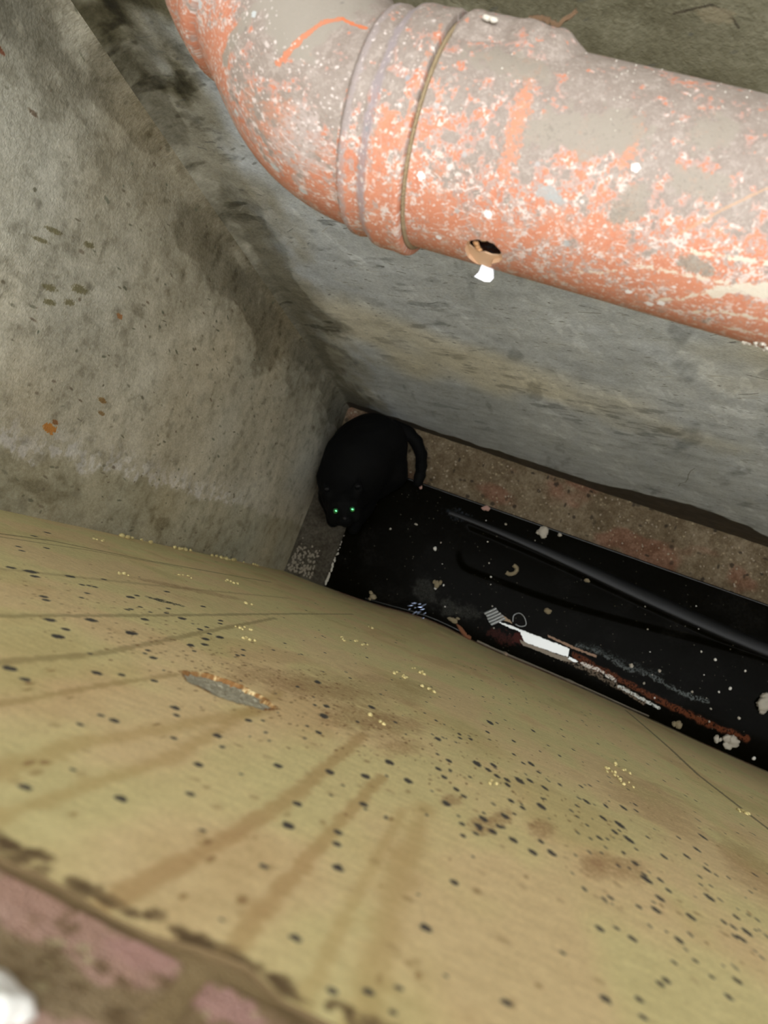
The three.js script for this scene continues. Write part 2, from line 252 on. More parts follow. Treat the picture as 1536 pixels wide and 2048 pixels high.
  for (let i = 0; i < 330; i++) { const y = 1.62 - 1.0 * Math.pow(rnd(), 1.1), w2 = 0.06 + 0.42 * (EYE - y), x = rr(-w2, w2) * (rnd() < 0.6 ? 0.5 : 1) + (rnd() < 0.6 ? w2 * 0.4 : 0), s = rr(0.35, 0.95) * (0.6 + 0.9 * (EYE - y)); t.blot(x, y, 0.0014 * s, 0.0032 * s, ink, rr(0.4, 0.9), 0.4, 0.3, -0.12); }
  for (let i = 0; i < 260; i++) { const k = rnd() * CHIP.length, a = CHIP[Math.floor(k)], b = CHIP[(Math.floor(k) + 1) % CHIP.length], f = k % 1, s = rr(0.3, 1); t.blot(mix(a[0], b[0], f) + rr(-1, 1) * 0.0016, mix(a[1], b[1], f) + rr(-1, 1) * 0.002 - 0.0008, 0.0013 * s, 0.002 * s, [146, 104, 58], rr(0.5, 0.95), 0.6, 0.4); }
  t.blot(-0.247, 1.327, 0.0055, 0.018, [62, 58, 46], 0.95, 0.6, 0.15, 0.5, 0.4);
  // grime along the top of the board
  for (let i = 0; i < 150; i++) t.blot(rr(-0.12, 0.2), 1.749 - Math.abs(rr(-0.006, 0.006)), rr(0.001, 0.004), rr(0.001, 0.003), [96, 76, 48], rr(0.4, 0.85), 0.6, 0.5);
  return t.done();
}
function floorTex() {
  seedState = 14;
  const t = new Tex(1024, 512, -0.6, -0.42, 0.75, 0.12);
  t.fill((x, z, o) => {
    const big = fbm(x * 12, z * 12, 4), mid = fbm(x * 70, z * 70, 3), fine = fbm(x * 300, z * 300, 2);
    let k = 108 + (big - 0.5) * 44 + (mid - 0.5) * 40 + (fine - 0.5) * 34;
    const red = smooth(0.5, 0.66, fbm(x * 9 + 4, z * 14 + 20, 3));
    const slab = smooth(-0.41, -0.43, x) * smooth(-0.22, -0.14, z + (fbm(x * 40, z * 40, 3) - 0.5) * 0.1);
    o[0] = k + red * 10; o[1] = k - 14 - red * 6; o[2] = k - 36 - red * 4;
    o[0] = mix(o[0], k - 34, slab); o[1] = mix(o[1], k - 40, slab); o[2] = mix(o[2], k - 52, slab);
  });
  for (let i = 0; i < 260; i++) t.blot(rr(-0.55, 0.7), rr(-0.4, -0.25), rr(0.0008, 0.003), rr(0.0008, 0.003), [168, 152, 124], rr(0.4, 0.9), 0.5, 0.3);
  for (let i = 0; i < 90; i++) t.blot(rr(-0.55, 0.7), rr(-0.4, -0.25), rr(0.002, 0.006), rr(0.002, 0.006), [40, 32, 22], rr(0.4, 0.8), 0.5, 0.3);
  return t.done();
}
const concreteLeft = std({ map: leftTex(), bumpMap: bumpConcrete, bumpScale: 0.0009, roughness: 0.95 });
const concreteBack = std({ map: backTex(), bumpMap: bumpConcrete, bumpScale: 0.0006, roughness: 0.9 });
const boardUpper = std({ map: boardTex(2048, 1024, -0.4, 1.42, 0.4, 1.77), bumpMap: bumpFine, bumpScale: 0.00012, roughness: 0.85 });
const boardLower = std({ map: boardTex(2048, 2048, -0.58, 0, 0.82, 1.45), bumpMap: bumpFine, bumpScale: 0.00015, roughness: 0.85 });
const earth = std({ map: floorTex(), bumpMap: bumpConcrete, bumpScale: 0.004, roughness: 0.97 });
const rubbleCore = std({ color: 0x8d857a, bumpMap: bumpConcrete, bumpScale: 0.003 });

// left and back wall share a rounded, trowelled inner corner
const ARC = 0.036;                                           // length along the plan given to the rounding
function corner(s, y) {                                      // plan path: down the left wall, round the corner, along the back wall; s = 0 in the middle of the corner
  const R = 0.014 + 0.034 * smooth(0.25, 1.35, y), half = ARC / 2;
  if (s <= -half) return [LEFT, BACK + R - (s + half), 1, 0];
  if (s >= half) return [LEFT + R + (s - half), BACK, 0, 1];
  const f = (s + half) / ARC * Math.PI / 2; return [LEFT + R - R * Math.cos(f), BACK + R - R * Math.sin(f), Math.cos(f), Math.sin(f)];
}
const wavy = (a, y, q) => 0.006 * (fbm(a * 5 + q, y * 5, 3) - 0.5) + 0.0016 * (fbm(a * 40 + q, y * 40, 3) - 0.5);
const wallHeights = lines([-0.02, 1.62, 164], [1.62, WALL_TOP, 10]);
{
  const us = lines([-0.62, -0.03, 90], [-0.03, 0, 18]);
  const front = grid(us, wallHeights, (s, y) => { const [x, z, nx, nz] = corner(s, y), d = wavy(s, y, 3) * smooth(0, 0.03, -s); return [x + nx * d, y, z + nz * d, z, y]; }, true);
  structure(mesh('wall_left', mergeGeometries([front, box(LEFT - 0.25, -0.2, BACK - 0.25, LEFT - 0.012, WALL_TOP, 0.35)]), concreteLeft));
  const ub = lines([0, 0.03, 18], [0.03, 1.35, 170], [1.35, 2.8, 20]);
  const back = grid(ub, wallHeights, (s, y) => { const [x, z, nx, nz] = corner(s, y), d = wavy(s, y, 40) * smooth(0, 0.03, s); return [x + nx * d, y, z + nz * d, x, y]; }, true);
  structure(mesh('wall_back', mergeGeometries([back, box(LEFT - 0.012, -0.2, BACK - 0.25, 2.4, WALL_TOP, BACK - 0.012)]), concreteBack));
}
structure(mesh('wall_right', box(2.2, -0.2, BACK - 0.25, 2.4, WALL_TOP, 0.35), rubbleCore));
{
  const g = grid(lines([-0.56, 0.9, 150], [0.9, 2.3, 20]), lines([-0.42, 0.13, 70]), (x, z) => {
    const slab = smooth(-0.41, -0.43, x) * smooth(-0.24, -0.16, z);
    return [x, 0.010 * (fbm(x * 14, z * 14, 4) - 0.5) + 0.004 * (fbm(x * 90, z * 90, 2) - 0.5) + slab * 0.006, z, x, z];
  }, true);
  structure(mesh('floor', mergeGeometries([g, box(-0.8, -0.25, -0.65, 2.4, -0.02, 0.35)]), earth));
}
// the near wall: brick core with a yellowed board on its inner face; the board stops below the top course of bricks
const boardAt = (x, y) => 0.083 + 0.03 * smooth(0.02, 0.8, x) - 0.016 * Math.exp(-(((x + 0.14) / 0.13) ** 2)) * smooth(0.5, 0.05, y) - 0.002 * smooth(1.2, 0.4, y) * Math.sin(x * 5);
function chipIn(x, y) {                                      // signed distance to the outline of the chipped place, inside positive
  let d = 1, inside = false;
  for (let i = 0, j = CHIP.length - 1; i < CHIP.length; j = i++) {
    const [ax, ay] = CHIP[j], [bx, by] = CHIP[i], t = clamp(((x - ax) * (bx - ax) + (y - ay) * (by - ay)) / ((bx - ax) ** 2 + (by - ay) ** 2));
    d = Math.min(d, Math.hypot(x - ax - t * (bx - ax), y - ay - t * (by - ay)));
    if ((ay > y) !== (by > y) && x < (bx - ax) * (y - ay) / (by - ay) + ax) inside = !inside;
  }
  return (inside ? d : -d) + 0.006 * (fbm(x * 260, y * 260, 3) - 0.5);
}
const wallFront = thing('wall_front', '', '', [0, 0, 0]); delete wallFront.userData.label; delete wallFront.userData.category; structure(wallFront);
{
  const xs = lines([-0.58, -0.16, 42], [-0.16, -0.07, 110], [-0.07, 0.8, 90], [0.8, 2.25, 24]);
  const face = (x, y) => [x, y, boardAt(x, y) + 0.0036 * smooth(-0.0004, 0.0008, chipIn(x, y)), x, y];
  mesh('board_face', grid(xs, lines([-0.02, 1.44, 120]), face), boardLower, wallFront);
  const ragged = (x) => TOP + 0.005 * (fbm(x * 90, 2.2, 4) - 0.5) - 0.004 * smooth(0.6, 0.72, fbm(x * 60, 7.7, 2));
  mesh('board_face', grid(xs, lines([0, 0.1, 10], [0.1, 0.5, 80], [0.5, 1, 34]), (x, v) => { const top = ragged(x), y = 1.44 + (top - 1.44) * v; const p = face(x, y); return p; }), boardUpper, wallFront);
  mesh('board_edge', grid(xs, [0, 1], (x, v) => [x, ragged(x) - 0.0005 * v, boardAt(x, TOP) + 0.004 * v, x, TOP - 0.01 * v]), std({ color: 0x6e5a3c }), wallFront);
  // grey cement showing in the chipped place
  seedState = 15;
  const cg = grid(steps(-0.142, -0.08, 150), steps(1.503, 1.552, 110), (x, y) => [x, y, boardAt(x, y) + 0.002 + 0.0026 * (fbm(x * 420, y * 300, 4) - 0.5), x, y]);
  mesh('bared_cement', cg, std({ color: 0xa9a48e, bumpMap: bumpCrust, bumpScale: 0.0008 }), wallFront, 'grey cement bared in the chipped place');
  mesh('wall_core', mergeGeometries([box(-0.58, -0.2, 0.125, 2.3, 1.81, 0.35)]), rubbleCore, wallFront);
}
function brickTex() {
  seedState = 16;
  const t = new Tex(1024, 512, -0.3, 1.74, 0.22, 1.83);
  t.fill((x, y, o) => {
    const big = fbm(x * 60, y * 60, 4), dirt = smooth(0.46, 0.58, fbm(x * 75 + 9, y * 75 + 4, 4)), fine = (fbm(x * 900, y * 900, 2) - 0.5) * 20;
    o[0] = mix(192, 150, dirt) + (big - 0.5) * 24 + fine; o[1] = mix(154, 128, dirt) + (big - 0.5) * 30 + fine; o[2] = mix(136, 94, dirt) + (big - 0.5) * 36 + fine;
  });
  for (let i = 0; i < 420; i++) t.blot(rr(-0.16, 0.14), rr(1.745, 1.82), rr(0.0008, 0.0026), rr(0.0008, 0.0024), [116, 94, 62], rr(0.4, 0.9), 0.6, 0.5);
  t.blot(-0.039, 1.757, 0.007, 0.0045, [200, 156, 146], 0.9, 0.5, 0.3); t.blot(-0.021, 1.759, 0.009, 0.005, [200, 156, 148], 0.9, 0.5, 0.3); t.blot(-0.067, 1.757, 0.012, 0.006, [194, 154, 136], 0.8, 0.5, 0.3);
  for (let i = 0; i < 40; i++) t.blot(rr(-0.09, 0.1), rr(1.75, 1.8), rr(0.0006, 0.0018), rr(0.0006, 0.0016), [196, 182, 140], rr(0.5, 0.9), 0.5, 0.5);
  return t.done();
}
{
  const brick = std({ map: brickTex(), bumpMap: bumpCrust, bumpScale: 0.0012, roughness: 0.95 });
  for (let k = 0; k < 11; k++) {
    const x0 = -0.57 + k * 0.224 + 0.098, g = new RoundedBoxGeometry(0.2205, 0.064, 0.1, 3, 0.003), p = g.attributes.position, uv = g.attributes.uv;
    g.translate(x0 + 0.107, 1.783, 0.1338);
    for (let i = 0; i < p.count; i++) uv.setXY(i, p.getX(i), p.getY(i) + p.getZ(i) - 0.0838);
    mesh('brick', g, brick, wallFront);
  }
  const mg = grid(lines([-0.3, 0.3, 150], [0.3, 2.2, 40]), lines([1.745, 1.813, 18]), (x, y) => [x, y, 0.0848 + 0.001 * (fbm(x * 120, y * 120, 3) - 0.5), x, y]);
  mesh('mortar', mg, std({ color: 0x9a845e, bumpMap: bumpCrust, bumpScale: 0.001 }), wallFront);
  mesh('plaster_lump', clod(0.0065, 0.5, 4.2, [1, 0.8, 0.55], 3).translate(-0.0515, 1.7865, 0.0835), std({ color: 0xf1efe8, bumpMap: bumpFine, bumpScale: 0.0006 }), wallFront, 'white plaster lump');
}
// pale crumbs that stick to the board
{
  const m = std({ color: 0xcfbf86 });
  seedState = 17;
  for (const [x, y, n] of [[-0.465, 1.067, 5], [-0.185, 1.301, 7], [-0.162, 0.75, 4], [-0.059, 1.192, 9], [-0.145, 1.08, 6], [-0.322, 1.273, 5], [-0.338, 1.082, 4], [0.133, 1.254, 7], [0.142, 1.28, 6], [0.152, 1.199, 5], [0.29, 1.11, 5], [0.03, 1.483, 3], [-0.042, 1.446, 3], [-0.127, 1.049, 5], [-0.164, 1.343, 5], [-0.345, 0.93, 5], [-0.25, 1.1, 3], [-0.05, 1.1, 6], [-0.03, 1.22, 5]]) {
    const parts = [], s = 0.0009 + 0.0014 * (EYE - y);
    for (let i = 0; i < n; i++) { const px = x + rr(-4, 4) * s, py = y + rr(-7, 7) * s; parts.push(clod(s * rr(0.5, 1.1), 0.5, rr(0, 9), [1, rr(1, 2.4), 0.9], 1).translate(px, py, boardAt(px, py) - s * 0.3)); }
    mesh('plaster_crumbs', mergeGeometries(parts), m, wallFront);
  }
  const edge = []; for (let i = 0; i < 26; i++) { const y = rr(0.25, 0.95); edge.push(clod(rr(0.0015, 0.004), 0.5, rr(0, 9), [1, 2, 1], 1).translate(LEFT + 0.004 + Math.abs(rr(-0.004, 0.01)), y, boardAt(LEFT, y) - 0.002)); }
  mesh('plaster_crumbs', mergeGeometries(edge), m, wallFront);
}
// unseen wall added to block low sky, and the ground outside the near wall
structure(mesh('wall_sky_block', box(-4, 1.5, 1.3, 5, 3.4, 1.5), rubbleCore));
structure(mesh('floor_outside', box(-4, 1.5, 0.35, 5, 1.72, 5), std({ color: 0x8f887c })));

// ------------------------------------------------------------------ the clay-orange drain pipe along the back wall
const PY = EYE - 0.373, PZ = -0.231, PR = 0.055;
const FLAKE_AT = new THREE.Vector3(-0.0655, PY - 0.0205, PZ + 0.0556);
const onPipe = (x, deg, r = PR) => { const f = deg * Math.PI / 180; return new THREE.Vector3(x, PY + r * Math.cos(f), PZ + r * Math.sin(f)); };
function dustFill(seed, orangeBias) {
  return (x, v, o) => {
    const deg = v / PR * 57.2958;
    const zone = fbm(x * 26 + seed, v * 20, 4);                                        // where the coat of dust lies thick
    const speck = vn(x * 1150 + seed * 3, v * 1150), speck2 = vn(x * 560 + 5, v * 560 + seed), fleck = fbm(x * 170 + seed, v * 150, 4);
    const lie = smooth(98, -15, deg) * 0.27 - 0.115 - orangeBias;                       // dust settles on what faces up
    const cover = zone * 0.34 + fleck * 0.36 + fbm(x * 420 + seed, v * 420, 2) * 0.3 + lie;
    const film = 0.1 + 0.9 * smooth(0.41, 0.53, cover + (speck - 0.5) * 0.2 + (speck2 - 0.5) * 0.16);
    const thick = smooth(0.56, 0.63, cover + (fleck - 0.5) * 0.12 + (speck - 0.5) * 0.08 + (speck2 - 0.5) * 0.06 + lie * 0.3);
    const white = smooth(0.55, 0.65, fbm(x * 340 + 7 * seed, v * 340, 3) * 0.6 + speck * 0.2 + fleck * 0.2) * (1 - thick * 0.8);
    const grain = (speck - 0.5) * 14 + (fleck - 0.5) * 26;
    let r = 184 + grain * 0.6, g = 121 + grain, b = 94 + grain;                          // bare clay-orange plastic
    r = mix(r, 158 + grain, film * 0.84); g = mix(g, 140 + grain * 1.2, film * 0.84); b = mix(b, 133 + grain * 1.2, film * 0.84);      // pinkish lime film
    r = mix(r, 126 + grain * 0.8, thick * 0.8); g = mix(g, 116 + grain * 0.8, thick * 0.8); b = mix(b, 107 + grain * 0.8, thick * 0.8); // thick dust
    r = mix(r, 198, white * 0.8); g = mix(g, 182, white * 0.8); b = mix(b, 174, white * 0.8);
    o[0] = r; o[1] = g; o[2] = b;
  };
}
const A = (deg) => deg / 57.2958 * PR;
function spatter(t, xa, xb, va, vb, n, c, lo, hi, al = 0.9) { for (let i = 0; i < n; i++) { const s = rr(lo, hi) * (rnd() < 0.15 ? 1.8 : 1); t.blot(rr(xa, xb), rr(va, vb), s * rr(0.7, 1.6), s, c, al * rr(0.6, 1), 0.5, 0.35, rr(0, 3)); } }
function scuffs(t, xa, xb, va, vb, n, c) { for (let i = 0; i < n; i++) { const x = rr(xa, xb), v = rr(va, vb), l = rr(0.002, 0.008), a = rr(-0.6, 0.6); t.stroke([[x, v], [x + l * Math.cos(a) * 0.5, v + l * Math.sin(a) * 0.5 + rr(-0.0006, 0.0006)], [x + l * Math.cos(a), v + l * Math.sin(a)]], rr(0.0002, 0.0006), c, rr(0.4, 0.9), 0.6, 0.5); } }
function pipeTex() {
  seedState = 21;
  const t = new Tex(2048, 2048, -0.16, -Math.PI * PR, 0.25, Math.PI * PR);
  t.fill(dustFill(3, 0));
  const beige = [136, 126, 114], white = [200, 186, 179], orange = [184, 119, 91];
  // clean-rubbed orange places
  for (const [x, d, a, b] of [[-0.09, 70, 0.013, 0.02], [-0.064, 22, 0.004, 0.018], [-0.066, 6, 0.003, 0.014], [-0.012, 14, 0.003, 0.012], [-0.013, 54, 0.012, 0.01], [-0.036, 56, 0.01, 0.008], [0.038, 69, 0.02, 0.007], [0.015, 66, 0.014, 0.006], [-0.06, 68, 0.014, 0.008], [-0.1, 98, 0.02, 0.01], [0.0, 90, 0.03, 0.008], [0.05, 100, 0.03, 0.008]]) t.blot(x, A(d), a, b, orange, 0.75, 0.9, 0.3, 0, 0.7);
  spatter(t, -0.12, 0.1, A(40), A(118), 1500, white, 0.0002, 0.0006, 0.9);
  spatter(t, -0.12, 0.1, A(-40), A(40), 500, [172, 160, 150], 0.0002, 0.0006, 0.7);
  scuffs(t, -0.12, 0.1, A(45), A(115), 260, white);
  // smears of grey-beige slurry
  for (const [x, d, a, b] of [[-0.036, 12, 0.021, 0.009], [-0.052, 17, 0.009, 0.006], [-0.02, 5, 0.014, 0.008], [-0.003, 35, 0.0065, 0.009], [-0.008, 42, 0.004, 0.005], [0.022, 21, 0.014, 0.006], [0.018, -2, 0.01, 0.01], [-0.076, -14, 0.02, 0.008], [0.034, 56, 0.008, 0.004]]) { t.blot(x, A(d), a, b, beige, 0.85, 0.7, 0.22); spatter(t, x - a, x + a, A(d) - b, A(d) + b, 50, [120, 110, 100], 0.0002, 0.0005, 0.6); }
  for (const [x, d, a, b] of [[-0.041, 41, 0.006, 0.003], [-0.037, 43, 0.004, 0.002], [0.066, 42, 0.005, 0.003], [-0.026, 63, 0.002, 0.0015]]) t.blot(x, A(d), a, b, [148, 148, 146], 0.85, 0.6, 0.2);
  // white paint runs at the right
  for (const p of [[[0.026, 83], [0.034, 78], [0.041, 71], [0.05, 63], [0.066, 56], [0.1, 52]], [[0.043, 85], [0.052, 80], [0.062, 77], [0.08, 75], [0.1, 74]], [[0.03, 50], [0.045, 48], [0.062, 46], [0.09, 47]], [[-0.018, 80], [-0.006, 75], [0.0, 71]], [[0.01, 64], [0.03, 62], [0.05, 60]], [[0.06, 92], [0.08, 88], [0.1, 86]]]) t.stroke(p.map(([x, d]) => [x, A(d)]), 0.0021, [196, 184, 166], 0.9, 1.3, 0.3, 0.42);
  t.stroke([[0.046, A(68)], [0.056, A(62)], [0.07, A(58)], [0.1, A(56)]], 0.0052, [192, 182, 166], 0.92, 1.1, 0.2);
  t.stroke([[0.1, A(5)], [0.049, A(16)], [0.036, A(28)], [0.022, A(43)]], 0.0012, [172, 136, 108], 0.7, 0.6, 0.5);
  for (const [x, d, s] of [[-0.067, 59, 0.0022], [-0.104, 49, 0.0022], [-0.007, 21, 0.002], [0.022, 90, 0.0022], [0.027, 86, 0.002], [0.01, 84, 0.0018], [-0.092, 84, 0.0016]]) t.blot(x, A(d), s, s, [214, 210, 208], 1, 0.35, 0.12);
  for (const [x, d, s] of [[-0.085, 34, 0.0014], [-0.083, 62, 0.0014], [-0.05, 30, 0.0012], [-0.104, 16, 0.0012]]) t.blot(x, A(d), s, s, [158, 154, 152], 0.8, 0.3, 0.3);
  // the collar keeps a grey-lilac line and a strip of orange
  t.stroke([[-0.146, A(-60)], [-0.146, A(120)]], 0.004, [150, 138, 138], 0.6, 0.8, 0.5); t.stroke([[-0.134, A(-60)], [-0.134, A(120)]], 0.005, [150, 138, 142], 0.75, 0.6, 0.5);
  t.stroke([[-0.1245, A(28)], [-0.1255, A(60)], [-0.123, A(118)]], 0.008, orange, 0.75, 1.2, 0.35, 0.45); t.stroke([[-0.1145, A(-20)], [-0.1145, A(40)]], 0.0022, orange, 0.6, 1.2, 0.35, 0.5);
  spatter(t, -0.148, -0.112, A(-40), A(118), 300, white, 0.0002, 0.0006, 0.9);
  for (const [x, d] of [[-0.136, 52], [-0.134, 34], [-0.12, 10]]) t.blot(x, A(d), 0.0012, 0.0012, [140, 138, 140], 0.9, 0.3, 0.3);
  return t.done();
}
function elbowTex() {
  seedState = 22;
  const t = new Tex(1024, 1536, -0.24, -Math.PI * PR, 0.01, Math.PI * PR);
  t.fill(dustFill(41, -0.05));
  const orange = [184, 119, 92], beige = [138, 129, 118];
  for (let i = 0; i < 16; i++) t.blot(rr(-0.11, -0.005), A(rr(40, 110)), rr(0.003, 0.01), rr(0.003, 0.008), orange, 0.55, 0.9, 0.3, 0, 0.7);
  t.stroke([[-0.086, A(-10)], [-0.083, A(30)], [-0.075, A(60)]], 0.012, orange, 0.7, 0.9, 0.3, 0.42);
  t.blot(-0.045, A(-2), 0.022, 0.022, beige, 0.95, 0.35, 0.15); t.stroke([[-0.062, A(0)], [-0.064, A(30)], [-0.063, A(52)]], 0.007, beige, 0.9, 0.6, 0.25); t.blot(-0.05, A(-28), 0.03, 0.014, beige, 0.9, 0.4, 0.2);
  t.stroke([[-0.028, A(-12)], [-0.034, A(-4)], [-0.036, A(10)], [-0.038, A(26)]], 0.0028, [182, 108, 76], 0.85, 0.7, 0.2); t.stroke([[-0.012, A(-14)], [-0.028, A(-12)]], 0.002, [186, 100, 62], 0.9, 0.7, 0.2);
  t.blot(-0.1, A(18), 0.016, 0.02, [172, 156, 150], 0.7, 0.6, 0.3, 0, 0.8); t.blot(-0.02, A(52), 0.01, 0.014, [172, 156, 150], 0.7, 0.7, 0.3, 0, 0.8);
  spatter(t, -0.13, 0, A(10), A(125), 1300, [200, 186, 180], 0.0002, 0.0006, 0.9); scuffs(t, -0.13, 0, A(40), A(125), 160, [198, 186, 180]);
  for (const [u, d, s] of [[-0.03, 80, 0.0022], [-0.018, 84, 0.002], [-0.05, 70, 0.0016], [-0.1, 52, 0.0022], [-0.062, 22, 0.0016]]) t.blot(u, A(d), s, s, [176, 180, 180], 0.9, 0.5, 0.2);
  for (const [u, d] of [[-0.06, 30], [-0.038, -20], [-0.05, 62]]) t.blot(u, A(d), 0.0012, 0.0012, [120, 112, 104], 0.85, 0.3, 0.3);
  return t.done();
}
const pipeSkin = std({ map: pipeTex(), bumpMap: bumpCrust, bumpScale: 0.00025, roughness: 0.72 });
const elbowSkin = std({ map: elbowTex(), bumpMap: bumpCrust, bumpScale: 0.00025, roughness: 0.72 });
const pipeBroken = std({ color: 0xcfa988, roughness: 0.8 });
const mortarDust = std({ color: 0xaaa08c, bumpMap: bumpCrust, bumpScale: 0.0012 });
const drain = thing('drain_pipe', 'dusty orange plastic drain pipe with elbow and collar running along the back wall', 'pipe', [0, 0, 0]);
function ring(profile, seg = 128) {                          // lathe about the pipe's axis; profile is [radius, x]; uv = x and arc length in metres
  const g = new THREE.LatheGeometry(profile.map(([r, x]) => new THREE.Vector2(r, x)), seg, -Math.PI, Math.PI * 2), p = g.attributes.position, n = g.attributes.normal, uv = g.attributes.uv;
  for (let i = 0; i < p.count; i++) {
    const v = uv.getX(i) * 2 * Math.PI * PR - Math.PI * PR; uv.setXY(i, p.getY(i), v);
    p.setXYZ(i, p.getY(i), PY + p.getZ(i), PZ + p.getX(i)); n.setXYZ(i, n.getY(i), n.getZ(i), n.getX(i));
  }
  return g;
}
{
  const ri = PR - 0.0036, prof = [[ri, -0.15], [PR, -0.15]];
  for (const x of steps(-0.12, 0.3, 42)) prof.push([PR, x]);
  prof.push([PR, 2.1], [ri, 2.1], [ri, 0.3], [ri, -0.12], [ri, -0.15]);
  const tube = new Brush(ring(prof, 160), pipeSkin);
  const outline = (list) => { const s = new THREE.Shape(); list.forEach(([x, d], i) => { const X = x / 1000, Y = -PR * Math.sin((d - 90) * Math.PI / 180); i ? s.lineTo(X, Y) : s.moveTo(X, Y); }); s.closePath(); return s; };
  const cut = (list, z0, depth) => { const g = new THREE.ExtrudeGeometry(outline(list), { depth, bevelEnabled: false }); g.translate(0, PY, PZ + z0); return new Brush(g, pipeBroken); };
  const ev = new Evaluator(); ev.useGroups = true;
  // a knocked-in hole low on the front: a chipped lip, then the hole itself
  let b = ev.evaluate(tube, cut([[-77.5, 88], [-76, 80], [-71, 76.5], [-66, 75.5], [-62, 76], [-58, 80], [-56.2, 87], [-58.5, 92], [-62.5, 97], [-63.5, 104], [-67.5, 112], [-72.5, 106], [-76, 98]], 0.0522, 0.02), SUBTRACTION);
  b = ev.evaluate(b, cut([[-76, 88], [-75.4, 82], [-73, 78.5], [-70.5, 77.6], [-69, 80], [-67, 79.2], [-65.6, 77.2], [-64.4, 78.8], [-62.5, 78.6], [-59, 82], [-57.2, 87], [-59.5, 90.5], [-63.5, 92.4], [-67, 91.6], [-70, 93.4], [-73, 91]], 0.02, 0.06), SUBTRACTION);
  const g = b.geometry; const m = mesh('pipe_barrel', g, b.material, drain); m.position.set(0, 0, 0);
  const rag = []; seedState = 23;
  for (const [x, d] of [[-0.0722, 84], [-0.0715, 87], [-0.0705, 89.5]]) { const q = onPipe(x, d, PR - 0.0028); rag.push(clod(0.0016, 0.6, rr(0, 9), [1, 1, 0.8], 2).translate(q.x, q.y, q.z)); }
  mesh('broken_lip', mergeGeometries(rag), std({ color: 0xb98a60 }), drain, 'torn lip inside the hole');
}
mesh('socket_collar', ring([[0.0535, -0.149], [0.0562, -0.1488], [0.0578, -0.1465], [0.058, -0.143], [0.0571, -0.1395], [0.0571, -0.1365], [0.0603, -0.1325], [0.0609, -0.1295], [0.0606, -0.122], [0.0611, -0.1172], [0.0613, -0.1152], [0.0606, -0.1132], [0.0596, -0.1126], [0.0552, -0.1124]]), pipeSkin, drain);
mesh('seal_ring', ring([[0.0548, -0.1126], [0.0572, -0.1126], [0.0569, -0.1116], [0.0562, -0.111], [0.0548, -0.1108]]), std({ color: 0x8a785c, bumpMap: bumpCrust, bumpScale: 0.001 }), drain, 'tan sealing ring at the collar mouth');
// the 45 degree elbow turns into the back wall
{
  const X0 = -0.142, RB = 0.076, Q = Math.PI / 4, ARC = RB * Q;
  const spine = (s) => {                                     // s runs along the axis away from the collar: centre, direction, side
    const t = clamp(s / RB, 0, Q), e = Math.max(0, s - ARC), b = Math.min(0, s), d = [-Math.cos(t), -Math.sin(t)];
    return [X0 - RB * Math.sin(t) + d[0] * (e + b), PZ - RB * (1 - Math.cos(t)) + d[1] * (e + b), d, [-Math.sin(t), Math.cos(t)]];
  };
  const tubeAt = (s, f, r) => { const [x, z, , n] = spine(s); return [x + n[0] * r * Math.sin(f), PY + r * Math.cos(f), z + n[1] * r * Math.sin(f), -s, f * PR]; };
  const around = steps(-Math.PI, Math.PI, 96), E = ARC + 0.044;
  mesh('elbow', grid(lines([-0.006, E + 0.01, 50]), around, (s, f) => tubeAt(s, f, 0.0547 + 0.0004 * (fbm(s * 80, f * 3, 2) - 0.5)), true), elbowSkin, drain);
  const prof = [[E - 0.001, 0.054], [E, 0.0578], [E + 0.003, 0.0606], [E + 0.009, 0.0612], [E + 0.0125, 0.0598], [E + 0.016, 0.0596], [E + 0.019, 0.0618], [E + 0.034, 0.0618], [E + 0.037, 0.06], [E + 0.038, 0.055]];
  mesh('socket_collar', grid(prof.map((p) => p[0]), around, (s, f) => tubeAt(s, f, prof.reduce((a, b) => Math.abs(b[0] - s) < Math.abs(a[0] - s) ? b : a)[1]), true), elbowSkin, drain);
  mesh('pipe_stub', grid(steps(E + 0.034, E + 0.15, 8), around, (s, f) => tubeAt(s, f, PR), true), elbowSkin, drain);
}
